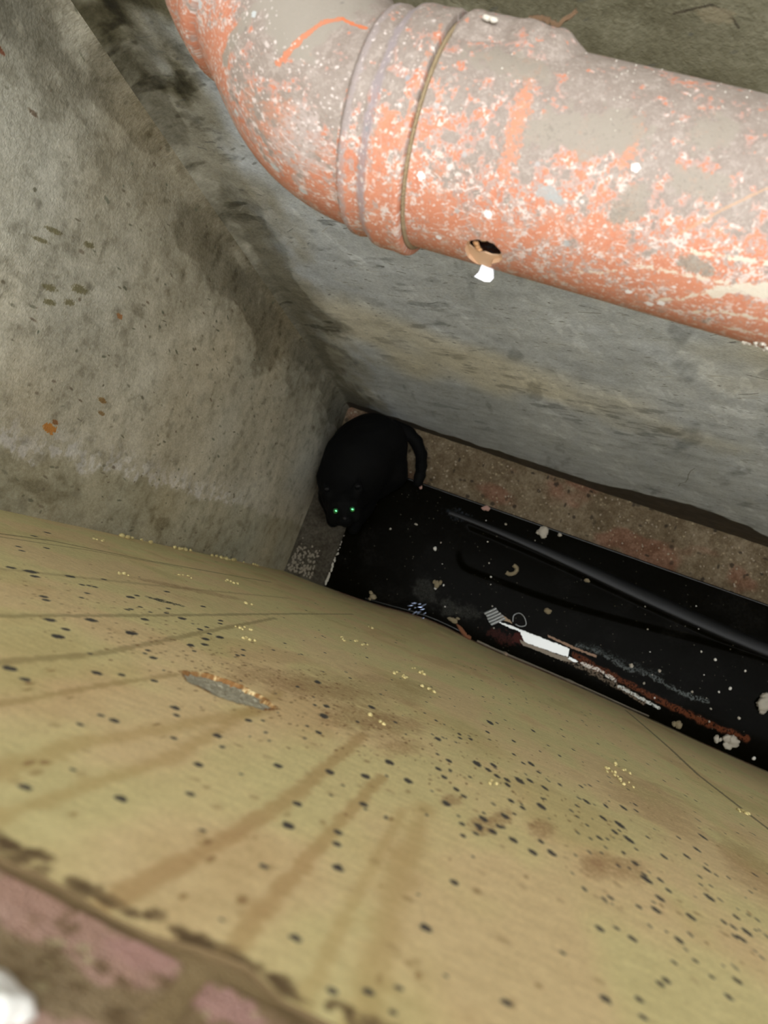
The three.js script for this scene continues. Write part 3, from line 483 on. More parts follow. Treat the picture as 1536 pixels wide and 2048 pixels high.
// mortar droppings on top of the pipe
{
  const h = (x, d) => { const a = smooth(-0.116, -0.108, x) * smooth(-0.048, -0.066, x + (fbm(d * 0.08, 3.1, 2) - 0.5) * 0.012), b = smooth(-96, -74, d) * smooth(-18, -48, d + (fbm(x * 80, 1.1, 3) - 0.5) * 16); return a * b * (0.0062 + 0.003 * fbm(x * 90, d * 0.09, 3)); };
  mesh('mortar_crust', grid(steps(-0.118, -0.044, 60), steps(-98, -10, 60), (x, d) => { const q = onPipe(x, d, PR - 0.0006 + h(x, d) + (h(x, d) > 0.001 ? 0.0006 * fbm(x * 400, d * 0.5, 2) : 0)); return [q.x, q.y, q.z, x, A(d)]; }, true), pipeSkin, drain, 'grey mortar crust');
  seedState = 24; const bits = [];
  for (let i = 0; i < 70; i++) { const x = rr(-0.1, 0.1), d = rr(-48, 20), q = onPipe(x, d, PR); bits.push(clod(rr(0.0002, 0.0005), 0.5, rr(0, 9), [1, 1, 1], 1).translate(q.x, q.y, q.z)); }
  for (const [x, d] of [[-0.098, -37], [-0.0945, -36]]) { const q = onPipe(x, d, PR + 0.0062); bits.push(clod(0.0014, 0.4, rr(0, 9), [1.6, 0.9, 1], 2).translate(q.x, q.y, q.z)); }
  for (let i = 0; i < 26; i++) { const q = onPipe(0.08 + rr(-0.006, 0.012), rr(98, 116), PR); bits.push(clod(rr(0.0006, 0.0016), 0.5, rr(0, 9), [1, 1, 1], 1).translate(q.x, q.y, q.z)); }
  for (const [s, d] of [[-0.19, 112], [-0.192, 114], [-0.188, 110]]) { const q = onPipe(s + 0.003, d, PR); q.z -= 0.012; }
  mesh('lime_specks', mergeGeometries(bits), std({ color: 0xbdb6aa }), drain).userData.kind = 'stuff';
}
{
  const root = thing('root_shred', 'brown shred of root lying on top of the pipe by the mortar crust', 'root', [0, 0, 0]);
  const pts = [[-0.081, -53, 0.0628], [-0.076, -50, 0.064], [-0.072, -48, 0.064], [-0.068, -47, 0.0636], [-0.0645, -46, 0.0625]].map((p) => onPipe(...p));
  const twig = [[-0.0652, -46, 0.0625], [-0.0635, -48, 0.0655], [-0.061, -50, 0.0675], [-0.0592, -51, 0.07]].map((p) => onPipe(...p));
  const m = std({ color: 0xb08a66, bumpMap: bumpCrust, bumpScale: 0.0008 });
  const tube = (p, r) => { const g = new THREE.TubeGeometry(new THREE.CatmullRomCurve3(p), 40, r, 7), q = g.attributes.position; for (let i = 0; i < q.count; i++) { const n = 0.0011 * (LAT[(i * 53) & 65535] - 0.5); q.setXYZ(i, q.getX(i) + n, q.getY(i) + n, q.getZ(i) - n); } g.computeVertexNormals(); return g; };
  mesh('strand', tube(pts, 0.0012), m, root); mesh('side_strand', tube(twig, 0.001), m, root);
}
{
  const s = new THREE.Shape(); [[-0.0062, 0.0006], [-0.0035, 0.0024], [-0.001, 0.0066], [0.0012, 0.0078], [0.0034, 0.0056], [0.0042, 0.002], [0.0036, -0.0022], [0.0016, -0.0036], [-0.0012, -0.003], [-0.004, -0.001]].forEach(([x, y], i) => i ? s.lineTo(x, y) : s.moveTo(x, y));
  const g = new THREE.ExtrudeGeometry(s, { depth: 0.0007, bevelEnabled: true, bevelSize: 0.0003, bevelThickness: 0.0003, bevelSegments: 2 });
  const fl = mesh('plaster_flake', g, std({ color: 0xdadae0, bumpMap: bumpFine, bumpScale: 0.0003 }));
  fl.position.copy(FLAKE_AT); fl.lookAt(FLAKE_AT.clone().add(new THREE.Vector3(0.25, 0.85, 0.45))); tag(fl, 'small white plaster flake clinging below the hole in the pipe', 'flake');
}

// ------------------------------------------------------------------ the glossy black panel on the bottom of the shaft
const PX0 = -0.422, PZ0 = -0.256;
const farRidge = (x) => -0.209 + 0.058 * smooth(-0.2, 0.75, x), nearGroove = (x) => -0.079 - 0.05 * smooth(0.05, 0.75, x);
function fieldIn(x, z) {                                     // distance inside the pressed field with its rounded end
  const a = farRidge(x) + 0.012, b = nearGroove(x), r = 0.05, dz = Math.min(z - a, b - z), dx = x + 0.135;
  if (dx < r && b - z < r) return r - Math.hypot(r - dx, r - (b - z));
  return Math.min(dz, dx);
}
function panelY(x, z) {
  let y = 0.02 + 0.0016 * (fbm(x * 6 + 3, z * 9, 3) - 0.5);
  y -= 0.003 * smooth(0, 0.016, fieldIn(x, z));
  y -= 0.5 * Math.max(0, z - 0.035) ** 2 * 2;
  return y;
}
function panelTex() {
  seedState = 31;
  const t = new Tex(2048, 512, -0.44, -0.27, 0.8, 0.13);
  t.fill((x, z, o) => {
    const film = smooth(0.5, 0.72, fbm(x * 14 + 6, z * 14 + 2, 4)) * smooth(0.4, 0.6, fbm(x * 5, z * 7 + 30, 2)), gr = fbm(x * 260, z * 260, 2);
    const k = 6 + film * 14 * gr + (gr - 0.5) * 5;
    o[0] = k + 1; o[1] = k; o[2] = k - 4;
  });
  const drab = [62, 62, 58];
  t.blot(-0.17, 0.0, 0.03, 0.026, drab, 0.75, 0.9, 0.5, 0, 0.9); t.blot(-0.1, 0.02, 0.035, 0.02, drab, 0.8, 0.9, 0.5, 0, 0.9); t.blot(-0.05, 0.012, 0.03, 0.016, drab, 0.7, 0.9, 0.5, 0, 0.9);
  t.blot(-0.16, -0.21, 0.03, 0.012, [52, 58, 68], 0.8, 0.9, 0.5, 0, 0.9);
  // dried scum line and the dull film above it
  t.stroke([[0.222, -0.006], [0.27, -0.012], [0.301, -0.005], [0.345, 0.004], [0.38, -0.002], [0.407, -0.002], [0.45, 0.008], [0.497, 0.013], [0.543, 0.008]], 0.012, [110, 116, 116], 0.8, 1.1, 0.4, 0.44);
  t.stroke([[0.23, -0.012], [0.3, -0.013], [0.36, -0.006], [0.42, -0.012]], 0.02, [58, 62, 62], 0.7, 1.1, 0.5, 0.5);
  // reflections beside the white strip, painted as brown and pale streaks
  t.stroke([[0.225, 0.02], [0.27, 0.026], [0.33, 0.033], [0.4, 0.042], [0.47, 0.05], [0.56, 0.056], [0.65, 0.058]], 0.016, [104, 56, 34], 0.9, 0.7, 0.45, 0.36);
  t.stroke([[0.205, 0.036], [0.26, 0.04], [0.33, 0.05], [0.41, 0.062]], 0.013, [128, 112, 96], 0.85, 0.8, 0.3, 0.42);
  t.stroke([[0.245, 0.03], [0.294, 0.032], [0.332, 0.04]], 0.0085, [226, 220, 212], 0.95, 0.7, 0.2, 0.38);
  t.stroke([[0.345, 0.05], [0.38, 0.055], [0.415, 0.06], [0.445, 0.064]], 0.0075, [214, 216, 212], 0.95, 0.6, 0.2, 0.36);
  t.blot(0.04, 0.04, 0.04, 0.016, [62, 30, 24], 0.9, 0.8, 0.25, 0, 0.7); t.blot(0.085, 0.03, 0.018, 0.014, [72, 34, 28], 0.9, 0.7, 0.25);
  for (let i = 0; i < 240; i++) t.blot(rr(-0.4, 0.7), rr(-0.24, 0.07), rr(0.0006, 0.0016), rr(0.0006, 0.0016), [112, 108, 96], rr(0.4, 0.9), 0.6, 0.4);
  return t.done();
}
const panel = thing('black_panel', 'long glossy black pressed panel lying on the bottom of the shaft', 'panel', [0, 0, 0]);
{
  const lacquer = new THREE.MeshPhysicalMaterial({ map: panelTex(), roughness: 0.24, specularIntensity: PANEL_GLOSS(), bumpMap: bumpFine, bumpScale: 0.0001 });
  const shine = new THREE.MeshPhysicalMaterial({ color: 0x0b0b0b, roughness: 0.34, specularIntensity: 0.3 });
  const edgeShine = new THREE.MeshPhysicalMaterial({ color: 0x101010, roughness: 0.25, specularIntensity: 0.8 });
  const nearZ = (x) => boardAt(x, 0.02) - 0.003;
  const xs = lines([PX0, 0.8, 300], [0.8, 2.15, 40]);
  const top = grid(xs, steps(0, 1, 120), (x, v) => { const z = mix(PZ0, nearZ(x), v); return [x, panelY(x, z), z, x, z]; }, true);
  const side = grid(xs, steps(0, 1, 3), (x, v) => [x, panelY(x, PZ0) * v, PZ0 - 0.001, x, PZ0], true);
  const end = grid(steps(0, 1, 60), steps(0, 1, 3), (w, v) => { const z = mix(PZ0, nearZ(PX0), w); return [PX0, panelY(PX0, z) * v, z, PX0, z]; });
  const front = grid(xs, [0, 1], (x, v) => { const z = nearZ(x); return [x, panelY(x, z) * v, z, x, z]; });
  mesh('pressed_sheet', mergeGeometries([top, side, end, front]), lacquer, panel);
  const bead = (path, n, half, tall, name, label) => {
    const g = grid(steps(0, 1, n), steps(-1, 1, 10), (s, w) => { const [x, z, k] = path(s), zz = z + w * half * k; return [x, panelY(x, zz) - 0.0004 + tall * k * Math.sqrt(Math.max(0, 1 - w * w)), zz, x, zz]; }, true);
    mesh(name, g, name === 'ridge' ? shine : edgeShine, panel, label);
  };
  bead((s) => { const x = -0.185 + s * 1.4; return [x, farRidge(x), 0.4 + 0.6 * smooth(0, 0.4, s)]; }, 160, 0.019, 0.0032, 'ridge', 'grey gleaming ridge along the panel');
  bead((s) => { const x = PX0 + 0.006 + s * 1.6; return [x, PZ0 + 0.002, 1]; }, 200, 0.0028, 0.0022, 'rolled_edge');
  bead((s) => { const x = -0.31 + s * 0.26; return [x, boardAt(x, 0.02) - 0.009, 1]; }, 60, 0.0024, 0.0016, 'rolled_edge');
  seedState = 32; const g2 = [];                              // pale crust along the short end
  for (let i = 0; i < 44; i++) { const z = rr(-0.06, 0.078), k = smooth(-0.08, 0.07, z); g2.push(clod(rr(0.0008, 0.0022) * (0.6 + k), 0.6, rr(0, 9), [1, 0.7, 1.6], 1).translate(PX0 + 0.002 + rr(-0.0016, 0.0016), panelY(PX0, z) + 0.0005, z)); }
  mesh('lime_crust', mergeGeometries(g2), std({ color: 0xb9b3a6 }), panel, 'pale lime crust on the short edge').userData.kind = 'stuff';
}
function PANEL_GLOSS() { return 0.022; }
// sky reflected in the panel, built as a thin white strip
{
  const refl = thing('reflection_strip', 'white strip standing for the sky reflected in the black panel', 'reflection strip', [0, 0, 0]);
  const sheet = (pts, lift, thick) => {
    const s = new THREE.Shape(); seedState = 33;
    const out = []; pts.forEach((p, i) => { const q = pts[(i + 1) % pts.length], n = Math.max(1, Math.round(Math.hypot(q[0] - p[0], q[1] - p[1]) / 0.003)); for (let k = 0; k < n; k++) out.push([mix(p[0], q[0], k / n) + (p[2] ? 0 : rr(-1, 1) * 0.0011), mix(p[1], q[1], k / n) + (p[2] ? 0 : rr(-1, 1) * 0.0011)]); });
    out.forEach(([x, z], i) => i ? s.lineTo(x, -z) : s.moveTo(x, -z));
    const g = new THREE.ExtrudeGeometry(s, { depth: thick, bevelEnabled: false, curveSegments: 2 }); g.rotateX(-Math.PI / 2);
    const p = g.attributes.position; for (let i = 0; i < p.count; i++) { const x = p.getX(i), z = p.getZ(i); p.setY(i, p.getY(i) + panelY(x, z) + lift + 0.0004 * (fbm(x * 60, z * 60, 2) - 0.5)); }
    g.computeVertexNormals(); return g;
  };
  const film = new THREE.MeshPhysicalMaterial({ color: 0xf4f8f8, roughness: 0.28, specularIntensity: 1, ior: 1.7 });  // white sheet colour stands in for reflected sky
  mesh('sky_reflection', sheet([[0.012, 0.008], [0.05, 0.006], [0.075, 0.007], [0.134, 0.007], [0.207, 0.008, 1], [0.21, 0.028], [0.168, 0.031], [0.104, 0.032], [0.092, 0.024], [0.083, 0.012], [0.05, 0.012]], 0.0004, 0.0005), film, refl);
  mesh('brown_reflection', sheet([[0.086, 0.03], [0.104, 0.032], [0.168, 0.032], [0.21, 0.03], [0.226, 0.034], [0.2, 0.042], [0.15, 0.041], [0.1, 0.041]], 0.0001, 0.0004), std({ color: 0x8c7f6e, roughness: 0.6 }), refl, 'brown part of the reflection, built as a thin sheet');
  mesh('brown_reflection', sheet([[0.148, -0.005], [0.18, -0.003], [0.222, 0.0], [0.272, 0.0], [0.274, 0.005], [0.22, 0.0055], [0.15, 0.0005]], 0.0001, 0.0004), std({ color: 0x9c7a60, roughness: 0.6 }), refl, 'thin tan strip of the reflection');
  mesh('sky_reflection', sheet([[0.213, 0.026], [0.236, 0.029], [0.232, 0.034], [0.212, 0.033]], 0.0004, 0.0005), film, refl);
  // grey end of the reflection, built as bent strips and a loop
  const silver = new THREE.MeshPhysicalMaterial({ color: 0x9a9c9c, roughness: 0.35, metalness: 0.4 });
  const strips = [];
  for (let k = 0; k < 5; k++) strips.push(grid(steps(0, 1, 14), steps(0, 1, 4), (u, v) => { const a = mix(-0.016, 0.02, u) * (0.8 + 0.3 * LAT[k * 7]), w = (k + v * 0.86) * 0.0088, x = 0.008 + a * 0.72 + w * 0.72 - 0.014, z = -0.006 - a * 0.72 + w * 0.5 - 0.004; return [x, panelY(x, z) + 0.0012 + 0.0022 * Math.sin(v * 3.1) + 0.0012 * (fbm(x * 240, z * 240, 2) - 0.5), z, u, v]; }, true));
  mesh('grey_reflection_end', mergeGeometries(strips), silver, refl, 'grey end of the reflection, built as bent strips');
  const loop = new THREE.CatmullRomCurve3([[0.058, -0.004], [0.055, -0.02], [0.066, -0.03], [0.08, -0.025], [0.09, -0.008], [0.078, 0.0], [0.066, -0.001]].map(([x, z]) => new THREE.Vector3(x, panelY(x, z) + 0.003, z)));
  mesh('grey_reflection_end', new THREE.TubeGeometry(loop, 40, 0.0012, 6), silver, refl);
  mesh('brown_reflection', sheet([[0.022, -0.012], [0.05, -0.006], [0.058, 0.0], [0.03, 0.001]], 0.0001, 0.0005), std({ color: 0xa58a6c, roughness: 0.6 }), refl);
}
// crumpled scrap of blue-silver foil: small tilted facets that mirror the sky
{
  seedState = 34; const g = [];
  for (let r = 0; r < 4; r++) for (let c = 0; c < 4; c++) {
    const x = -0.203 + c * 0.0125 + r * 0.004 + rr(-0.004, 0.004), z = 0.03 + r * 0.009 + c * 0.0025 + rr(-0.004, 0.004);
    if (rnd() < 0.12) continue;
    g.push(clod(0.0042 * rr(0.45, 1.25), 0.35, rr(0, 9), [0.42, 0.4, rr(1.1, 2.1)], 1).toNonIndexed().rotateX(rr(-0.3, 0.3)).rotateY(2.2 + rr(-0.35, 0.35)).translate(x, panelY(x, z) + 0.0014, z));
  }
  for (const m of g) m.computeVertexNormals();
  const f = mesh('foil_scrap', mergeGeometries(g), new THREE.MeshStandardMaterial({ color: 0xc4d4fa, metalness: 1, roughness: 0.42 }));
  tag(f, 'crumpled scrap of glinting blue foil on the black panel near the yellow wall', 'foil');
}
// twig along the near edge of the panel
{
  const twig = thing('twig', 'thin bare grey twig lying along the near edge of the black panel', 'twig', [0, 0, 0]);
  const pts = [[-0.008, 0.076], [0.03, 0.0765], [0.068, 0.077], [0.1, 0.079], [0.135, 0.08], [0.18, 0.083], [0.22, 0.085], [0.256, 0.091], [0.29, 0.088], [0.33, 0.0875], [0.38, 0.089], [0.43, 0.0905]].map(([x, z]) => new THREE.Vector3(x, panelY(x, z) + 0.0045, Math.min(z, boardAt(x, 0.03) - 0.006)));
  const curve = new THREE.CatmullRomCurve3(pts), fr = curve.computeFrenetFrames(140);
  const g = grid(steps(0, 1, 140), steps(0, Math.PI * 2, 8), (s, a) => {
    const p = curve.getPointAt(s), i = Math.round(s * 140), r = (0.0027 - 0.0012 * s) * (1 + 0.35 * (fbm(s * 60, a, 2) - 0.5) + 0.9 * Math.exp(-(((s - 0.17) / 0.012) ** 2)) + 0.7 * Math.exp(-(((s - 0.55) / 0.02) ** 2))), N = fr.normals[i], B = fr.binormals[i];
    return [p.x + r * (N.x * Math.cos(a) + B.x * Math.sin(a)), p.y + r * (N.y * Math.cos(a) + B.y * Math.sin(a)), p.z + r * (N.z * Math.cos(a) + B.z * Math.sin(a)), s, a / 6];
  });
  mesh('stem', g, std({ color: 0x8d8272, bumpMap: bumpCrust, bumpScale: 0.0008 }), twig);
  const k = pts[2]; mesh('knot', clod(0.0055, 0.5, 3.1, [1, 0.9, 0.8], 2).translate(0.068, k.y + 0.001, 0.076), std({ color: 0xa08a76 }), twig, 'brown knot');
  const bark = mesh('bark_shred', mergeGeometries([clod(0.011, 0.5, 6.4, [1.9, 0.3, 0.5], 3).rotateY(-0.5).translate(-0.05, panelY(-0.05, 0.06) + 0.003, 0.062), clod(0.006, 0.5, 2.4, [1, 0.5, 0.8], 2).translate(-0.03, panelY(-0.03, 0.07) + 0.003, 0.07)]), std({ color: 0x7d4f34 }));
  tag(bark, 'reddish shred of bark just left of the twig', 'bark');
}
// crumbs of plaster and mortar on the panel
{
  const tones = { grey: std({ color: 0xb3ab9c }), white: std({ color: 0xe0dcd4 }), tan: std({ color: 0xa0845c }), pink: std({ color: 0xb08a80 }), olive: std({ color: 0x8a7d62 }) };
  let q = 1.3;
  const crumb = (x, z, r, tone, shape, label, group, n = 1, y0) => {
    const parts = []; seedState = 400 + Math.round(q * 100);
    for (let i = 0; i < n; i++) { const a = rr(0, 6.3), d = i ? r * rr(0.7, 1.5) : 0, s = i ? rr(0.35, 0.75) : 1; parts.push(clod(r * s, 0.6, q + i, shape, r > 0.004 ? 3 : 2).translate(d * Math.cos(a), s * r * shape[1] * 0.75 - r * shape[1] * 0.75, d * Math.sin(a))); }
    q += 1.71;
    const m = mesh('plaster_crumb', mergeGeometries(parts), tones[tone]);
    m.position.set(x, (y0 ?? panelY(x, z)) + r * shape[1] * 0.72, z); tag(m, label, 'crumb', group);
  };
  const curl = new THREE.CatmullRomCurve3([[0.006, -0.011], [0.016, -0.008], [0.017, 0.002], [0.011, 0.01], [0.003, 0.014], [-0.004, 0.012]].map(([x, z]) => new THREE.Vector3(x, 0, z)));
  const cg = new THREE.TubeGeometry(curl, 40, 0.005, 10), cp = cg.attributes.position;
  for (let i = 0; i < cp.count; i++) { const n = 0.003 * n3(cp.getX(i) * 300, cp.getY(i) * 300, cp.getZ(i) * 300) * 2; cp.setXYZ(i, cp.getX(i) + n, cp.getY(i) * 0.7, cp.getZ(i) + n); } cg.computeVertexNormals();
  const cm = mesh('plaster_curl', cg, tones.olive); cm.position.set(0.006, panelY(0.012, -0.125) + 0.003, -0.126); tag(cm, 'curled olive-grey flake of plaster in the middle of the pressed field', 'flake');
  crumb(-0.292, 0.062, 0.008, 'olive', [1, 0.5, 0.8], 'dull brown crumb on the panel against the yellow wall, leftmost of those along it', null, 3);
  crumb(-0.15, -0.024, 0.0075, 'olive', [0.8, 0.5, 1.3], 'brown crumb flecked with white between the curled flake and the foil', null, 3);
  crumb(-0.15, -0.014, 0.003, 'white', [1, 0.6, 1], 'small white chip on the brown crumb near the foil');
  crumb(-0.08, 0.045, 0.008, 'olive', [1.3, 0.4, 0.8], 'flat tan crumb between the foil and the bark shred', null, 3);
  crumb(-0.186, -0.108, 0.0045, 'white', [0.9, 0.6, 1.1], 'small white crumb on the dark panel left of the curled flake');
  crumb(0.128, -0.06, 0.008, 'olive', [1.1, 0.5, 0.9], 'square drab crumb directly behind the white strip');
  crumb(0.052, -0.242, 0.012, 'grey', [1, 0.6, 1.1], 'large pale grey crumb on the far rolled edge of the panel', null, 4);
  crumb(0.094, -0.248, 0.0045, 'grey', [1, 0.7, 0.9], 'little grey crumb beside the large one on the far edge');
  crumb(-0.098, -0.25, 0.0075, 'pink', [1.1, 0.5, 0.8], 'pinkish brick crumb on the far edge of the panel', null, 2);
  crumb(-0.276, -0.244, 0.0055, 'pink', [0.7, 0.7, 1.1], "pale pink crumb at the tip of the cat's tail");
  crumb(0.192, -0.164, 0.0065, 'olive', [1.1, 0.5, 0.7], 'yellowish crumb lying on the gleaming ridge');
  crumb(0.66, -0.03, 0.014, 'grey', [1, 0.6, 1.1], 'big whitish clump of mortar at the right end of the panel', null, 6);
  crumb(0.622, 0.072, 0.012, 'grey', [1.1, 0.7, 1], 'lacy grey-white clump against the yellow wall at far right', null, 6);
  crumb(0.588, 0.082, 0.0065, 'grey', [0.8, 0.7, 1.3], 'narrow grey crumb left of the lacy clump', null, 3);
  crumb(0.5, 0.085, 0.0075, 'olive', [0.9, 0.6, 1.1], 'brown crumb against the yellow wall beyond the end of the twig', null, 2);
  crumb(0.678, 0.094, 0.004, 'white', [1, 0.7, 1], 'small white crumb in front of the lacy clump by the yellow wall');
  crumb(-0.4, -0.132, 0.005, 'tan', [1, 0.7, 1.2], "rusty tan crumb beside the cat's muzzle");
  crumb(-0.254, -0.15, 0.003, 'grey', [1.4, 0.4, 0.7], 'thin grey sliver on the panel right of the cat');
  crumb(0.356, -0.006, 0.005, 'grey', [0.9, 0.5, 1], 'ring-shaped grey crumb on the scum line', null, 2);
  seedState = 36;
  for (let i = 0; i < 34; i++) {
    const big = i < 12, spots = [[0.504, 0.0], [0.56, -0.022], [0.581, -0.039], [0.555, 0.022], [0.62, 0.019], [0.396, 0.022], [-0.04, -0.228], [-0.312, -0.116], [0.42, -0.019], [-0.03, -0.09], [0.53, -0.09], [0.6, -0.09]];
    const [x, z] = big ? spots[i] : [rr(-0.36, 0.7), rr(-0.23, 0.06)];
    crumb(x, z, big ? rr(0.0024, 0.0038) : rr(0.0011, 0.0022), rnd() < 0.5 ? 'white' : 'grey', [1, 0.7, rr(0.7, 1.3)], 'tiny pale speck of plaster scattered on the black panel', 'tiny plaster specks scattered on the black panel');
  }
  // heap of crumbs on the bottom in the near corner: nobody could count them
  seedState = 37; const heap = [];
  for (let i = 0; i < 190; i++) { const z = 0.076 - Math.abs(rr(0, 1) * rr(0, 1)) * 0.1, x = -0.5 + rr(-1, 1) * (0.028 + 0.01 * rnd()) + (0.07 - z) * 0.05, r = rr(0.0008, 0.0034); heap.push(clod(r, 0.6, rr(0, 9), [1, 0.8, 1.2], 1).translate(x, 0.006 + r * rr(0.3, 1.2), z)); }
  const hp = mesh('crumb_heap', mergeGeometries(heap), std({ color: 0x8a8170 })); hp.userData.kind = 'stuff'; hp.userData.label = 'scatter of pale plaster crumbs on the bottom in the near left corner';
  seedState = 38; const dust = [];
  for (let i = 0; i < 150; i++) { const x = rr(-0.32, 0.75), z = rr(-0.385, -0.27), r = rr(0.0008, 0.0028); dust.push(clod(r, 0.6, rr(0, 9), [1, 0.8, 1], 1).translate(x, 0.001 + r * 0.4, z)); }
  for (let i = 0; i < 24; i++) { const r = rr(0.001, 0.003); dust.push(clod(r, 0.6, rr(0, 9), [1, 0.8, 1], 1).translate(rr(-0.53, -0.45), 0.002 + r * 0.4, rr(-0.385, -0.36))); }
  const gp = mesh('grit', mergeGeometries(dust), std({ color: 0x9a8c78 })); gp.userData.kind = 'stuff'; gp.userData.label = 'pale grit strewn over the brown earth strip along the back wall';
}

// ------------------------------------------------------------------ the black cat crouching in the corner, face turned up
{
  const cat = thing('cat', 'black cat crouching in the far left corner, looking up with glowing green eyes', 'cat', [-0.43, 0, -0.22]);
  const coat = new THREE.MeshPhysicalMaterial({ color: 0x070707, roughness: 0.8, specularIntensity: 0.25, sheen: 0.1, sheenColor: new THREE.Color(0x101018), sheenRoughness: 0.6 });
  const B = [];                                              // tapered capsules: ax ay az ra  bx by bz rb, soft-joined
  const cap = (a, ra, b, rb, k = 0.03) => B.push([...a, ra, ...b, rb, k]);
  const rump = [-0.424, 0.082, -0.3], mid = [-0.436, 0.098, -0.24], sho = [-0.446, 0.1, -0.185], neck = [-0.434, 0.132, -0.145], head = [-0.412, 0.163, -0.116];
  cap(rump, 0.078, mid, 0.084); cap(mid, 0.084, sho, 0.068); cap(sho, 0.066, neck, 0.044); cap(neck, 0.043, head, 0.042);
  cap([-0.44, 0.05, -0.25], 0.06, [-0.44, 0.05, -0.19], 0.055);
  cap([-0.392, 0.06, -0.3], 0.058, [-0.36, 0.045, -0.252], 0.04); cap([-0.36, 0.045, -0.252], 0.036, [-0.368, 0.03, -0.2], 0.017); // right thigh, hind foot
  cap([-0.476, 0.06, -0.29], 0.05, [-0.492, 0.05, -0.235], 0.04); cap([-0.492, 0.045, -0.235], 0.032, [-0.498, 0.018, -0.185], 0.017);
  cap([-0.404, 0.075, -0.19], 0.034, [-0.397, 0.04, -0.145], 0.022); cap([-0.397, 0.036, -0.145], 0.02, [-0.402, 0.03, -0.086], 0.0165); // right foreleg
  cap([-0.486, 0.075, -0.185], 0.034, [-0.492, 0.035, -0.14], 0.022); cap([-0.492, 0.032, -0.14], 0.02, [-0.462, 0.02, -0.084], 0.0165);
  const HB = []; const hc = (a, ra, b, rb, k = 0.012) => HB.push([...a, ra, ...b, rb, k]);
  // head frame: the face looks at the sky above the camera; chin towards the near wall
  const f = new THREE.Vector3(0.22, 0.96, 0.12).normalize(), chin = new THREE.Vector3(0.42, -0.16, 0.9); chin.addScaledVector(f, -chin.dot(f)).normalize(); const side = new THREE.Vector3().crossVectors(f, chin).normalize();  // side: towards -x/+z mix
  const H = (s, c, d) => [head[0] + side.x * s + chin.x * c + f.x * d, head[1] + side.y * s + chin.y * c + f.y * d, head[2] + side.z * s + chin.z * c + f.z * d];
  hc(H(0, -0.008, -0.004), 0.041, H(0, 0.002, 0.0), 0.039);
  hc(H(-0.021, 0.018, 0.012), 0.02, H(0.021, 0.018, 0.012), 0.02);          // cheeks
  hc(H(-0.007, 0.0265, 0.036), 0.0105, H(0.007, 0.0265, 0.036), 0.0105, 0.01); // muzzle
  hc(H(0, 0.002, 0.035), 0.0085, H(0, 0.018, 0.042), 0.006, 0.01);         // bridge of the nose
  hc(H(0, 0.036, 0.026), 0.009, H(0, 0.032, 0.03), 0.0105, 0.009);           // chin
  for (const s of [-1, 1]) { hc(H(s * 0.025, -0.026, 0.0), 0.02, H(s * 0.037, -0.046, 0.003), 0.0125, 0.008); hc(H(s * 0.037, -0.046, 0.003), 0.0125, H(s * 0.043, -0.066, 0.002), 0.003, 0.004); hc(H(s * 0.012, -0.013, 0.031), 0.0085, H(s * 0.027, -0.01, 0.024), 0.0085, 0.008); }
  const T = [[-0.42, 0.07, -0.352], [-0.392, 0.045, -0.368], [-0.358, 0.03, -0.368], [-0.328, 0.024, -0.352], [-0.305, 0.022, -0.325], [-0.293, 0.03, -0.295], [-0.287, 0.036, -0.27], [-0.285, 0.036, -0.252]];
  const tailB = []; for (let i = 0; i + 1 < T.length; i++) tailB.push([...T[i], 0.0185 - i * 0.0008, ...T[i + 1], 0.0185 - (i + 1) * 0.0008, 0.006]);
  const seg = (p, b) => { const bx = b[4] - b[0], by = b[5] - b[1], bz = b[6] - b[2], px = p[0] - b[0], py = p[1] - b[1], pz = p[2] - b[2], t = clamp((px * bx + py * by + pz * bz) / (bx * bx + by * by + bz * bz || 1e-9)); return Math.hypot(px - t * bx, py - t * by, pz - t * bz) - mix(b[3], b[7], t); };
  const smin = (a, b, k) => { const h = Math.max(k - Math.abs(a - b), 0) / k; return Math.min(a, b) - h * h * k * 0.25; };
  const tuft = (p) => 0.0022 * n3(p[0] * 90, p[1] * 90, p[2] * 90) * 2;        // tufts of the coat
  const bodyField = (p) => {
    let d = 1; for (const b of B) d = smin(d, seg(p, b), b[8]);
    let t = 1; for (const b of tailB) t = smin(t, seg(p, b), b[8]);
    return smin(d, t, 0.012) + tuft(p);
  };
  const headField = (p) => {
    let h = 1; for (const b of HB) h = smin(h, seg(p, b), b[8]);
    for (const s of [-1, 1]) {
      const e = H(s * 0.0375, -0.05, 0.0165), y = H(s * 0.0195, 0.003, 0.0385); // hollow of the ear, eye socket
      h = Math.max(h, 0.0085 - Math.hypot(p[0] - e[0], p[1] - e[1], p[2] - e[2]), 0.0092 - Math.hypot(p[0] - y[0], p[1] - y[1], p[2] - y[2]));
    }
    return smin(h, seg(p, [...neck, 0.043, ...head, 0.036]), 0.014) + tuft(p) * 0.4;
  };
  const carve = (field, RES, half, C) => {
    const mc = new MarchingCubes(RES, coat, false, false, 300000); mc.isolation = 0;
    const size = mc.size, hs = mc.halfsize;
    for (let k = 0; k < size; k++) for (let j = 0; j < size; j++) for (let i = 0; i < size; i++) {
      const p = [C[0] + (i - hs) / hs * half, C[1] + (j - hs) / hs * half, C[2] + (k - hs) / hs * half];
      let d = p[1] > 0.27 || p[1] < -0.01 ? 0.05 : field(p);
      if (p[0] > PX0 - 0.004 && p[2] > PZ0 - 0.004) d = Math.max(d, 0.0235 - p[1]);
      mc.field[i + j * size + k * size * size] = -Math.max(d, 0.0035 - p[1], LEFT + 0.007 - p[0], BACK + 0.006 - p[2]);
    }
    mc.update();
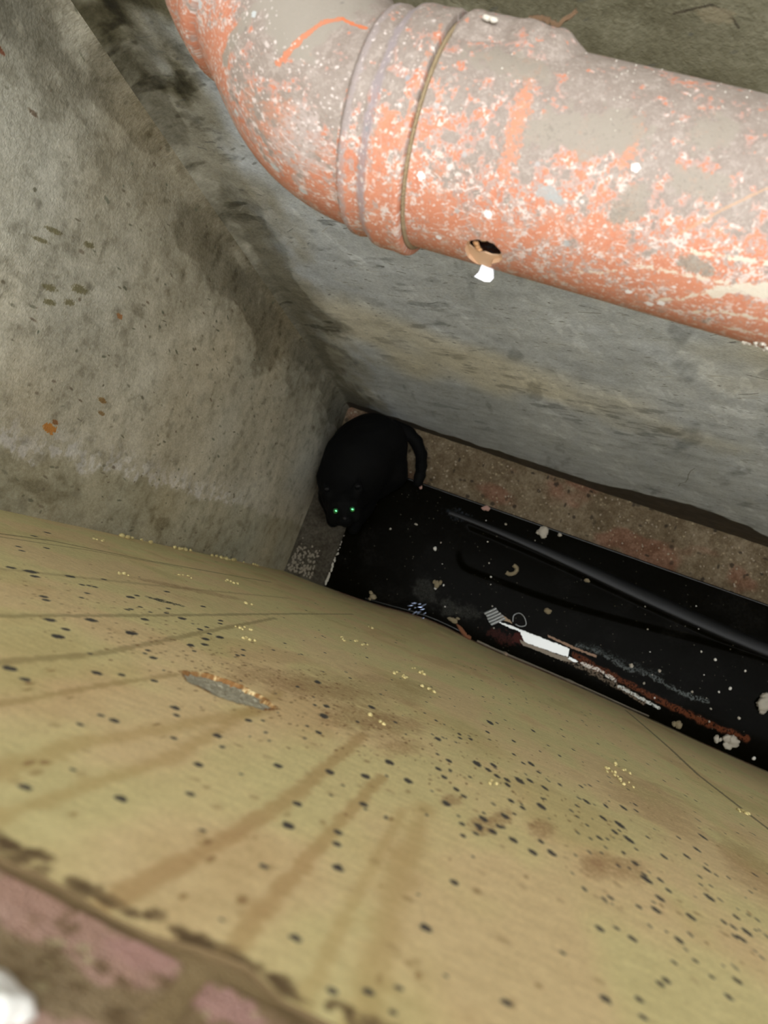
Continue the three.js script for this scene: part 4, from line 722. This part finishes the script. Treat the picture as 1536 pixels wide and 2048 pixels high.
    const n = mc.count, g = new THREE.BufferGeometry(), pos = new Float32Array(n * 3);
    for (let i = 0; i < n; i++) for (let a = 0; a < 3; a++) pos[i * 3 + a] = mc.positionArray[i * 3 + a] * half + C[a];
    g.setAttribute('position', new THREE.BufferAttribute(pos, 3));
    return mergeVertices(g, 1e-5);
  };
  const body = mergeGeometries([carve(bodyField, 110, 0.235, [-0.415, 0.115, -0.215]), carve(headField, 92, 0.088, [head[0], head[1] + 0.008, head[2] - 0.008])]);
  body.computeVertexNormals(); body.translate(0.43, 0, 0.22);
  mesh('body', body, coat, cat);
  const local = (q) => [q[0] + 0.43, q[1], q[2] + 0.22];
  const look = new THREE.Vector3(0, EYE, 0);
  for (const s of [-1, 1]) {
    const e = new THREE.Vector3(...H(s * 0.0195, 0.003, 0.0335)), o = new THREE.Group(); o.name = 'eye'; cat.add(o);
    o.position.set(...local([e.x, e.y, e.z])); const d = look.clone().sub(e).normalize(); o.quaternion.setFromUnitVectors(new THREE.Vector3(0, 0, 1), d);
    mesh('eyeball', new THREE.SphereGeometry(0.0086, 32, 24), std({ color: 0x060806, roughness: 0.25 }), o);
    const iris = new THREE.SphereGeometry(0.0089, 32, 12, 0, Math.PI * 2, 0, 0.72); iris.rotateX(Math.PI / 2);
    mesh('iris', iris, new THREE.MeshStandardMaterial({ color: 0x76ffaa, metalness: 1, roughness: 0.2 }), o, 'green gleaming iris');
  }
  mesh('nose', clod(0.0036, 0.2, 2, [1.2, 0.8, 0.9], 2).translate(...local(H(0, 0.0215, 0.0475))), std({ color: 0x0e0c0c, roughness: 0.5 }), cat);
  for (const s of [-1, 1]) { const e = H(s * 0.0372, -0.0495, 0.0085); const ig = new THREE.SphereGeometry(0.0095, 16, 10); ig.scale(0.62, 1.15, 0.28); const o = mesh('inner_ear', ig, std({ color: 0x2b2a2c, roughness: 0.95 }), cat, 'greyish inside of the ear'); o.position.set(...local(e)); o.quaternion.setFromRotationMatrix(new THREE.Matrix4().makeBasis(side.clone().multiplyScalar(1), chin, f)); }
}

renderer.render(scene, camera);
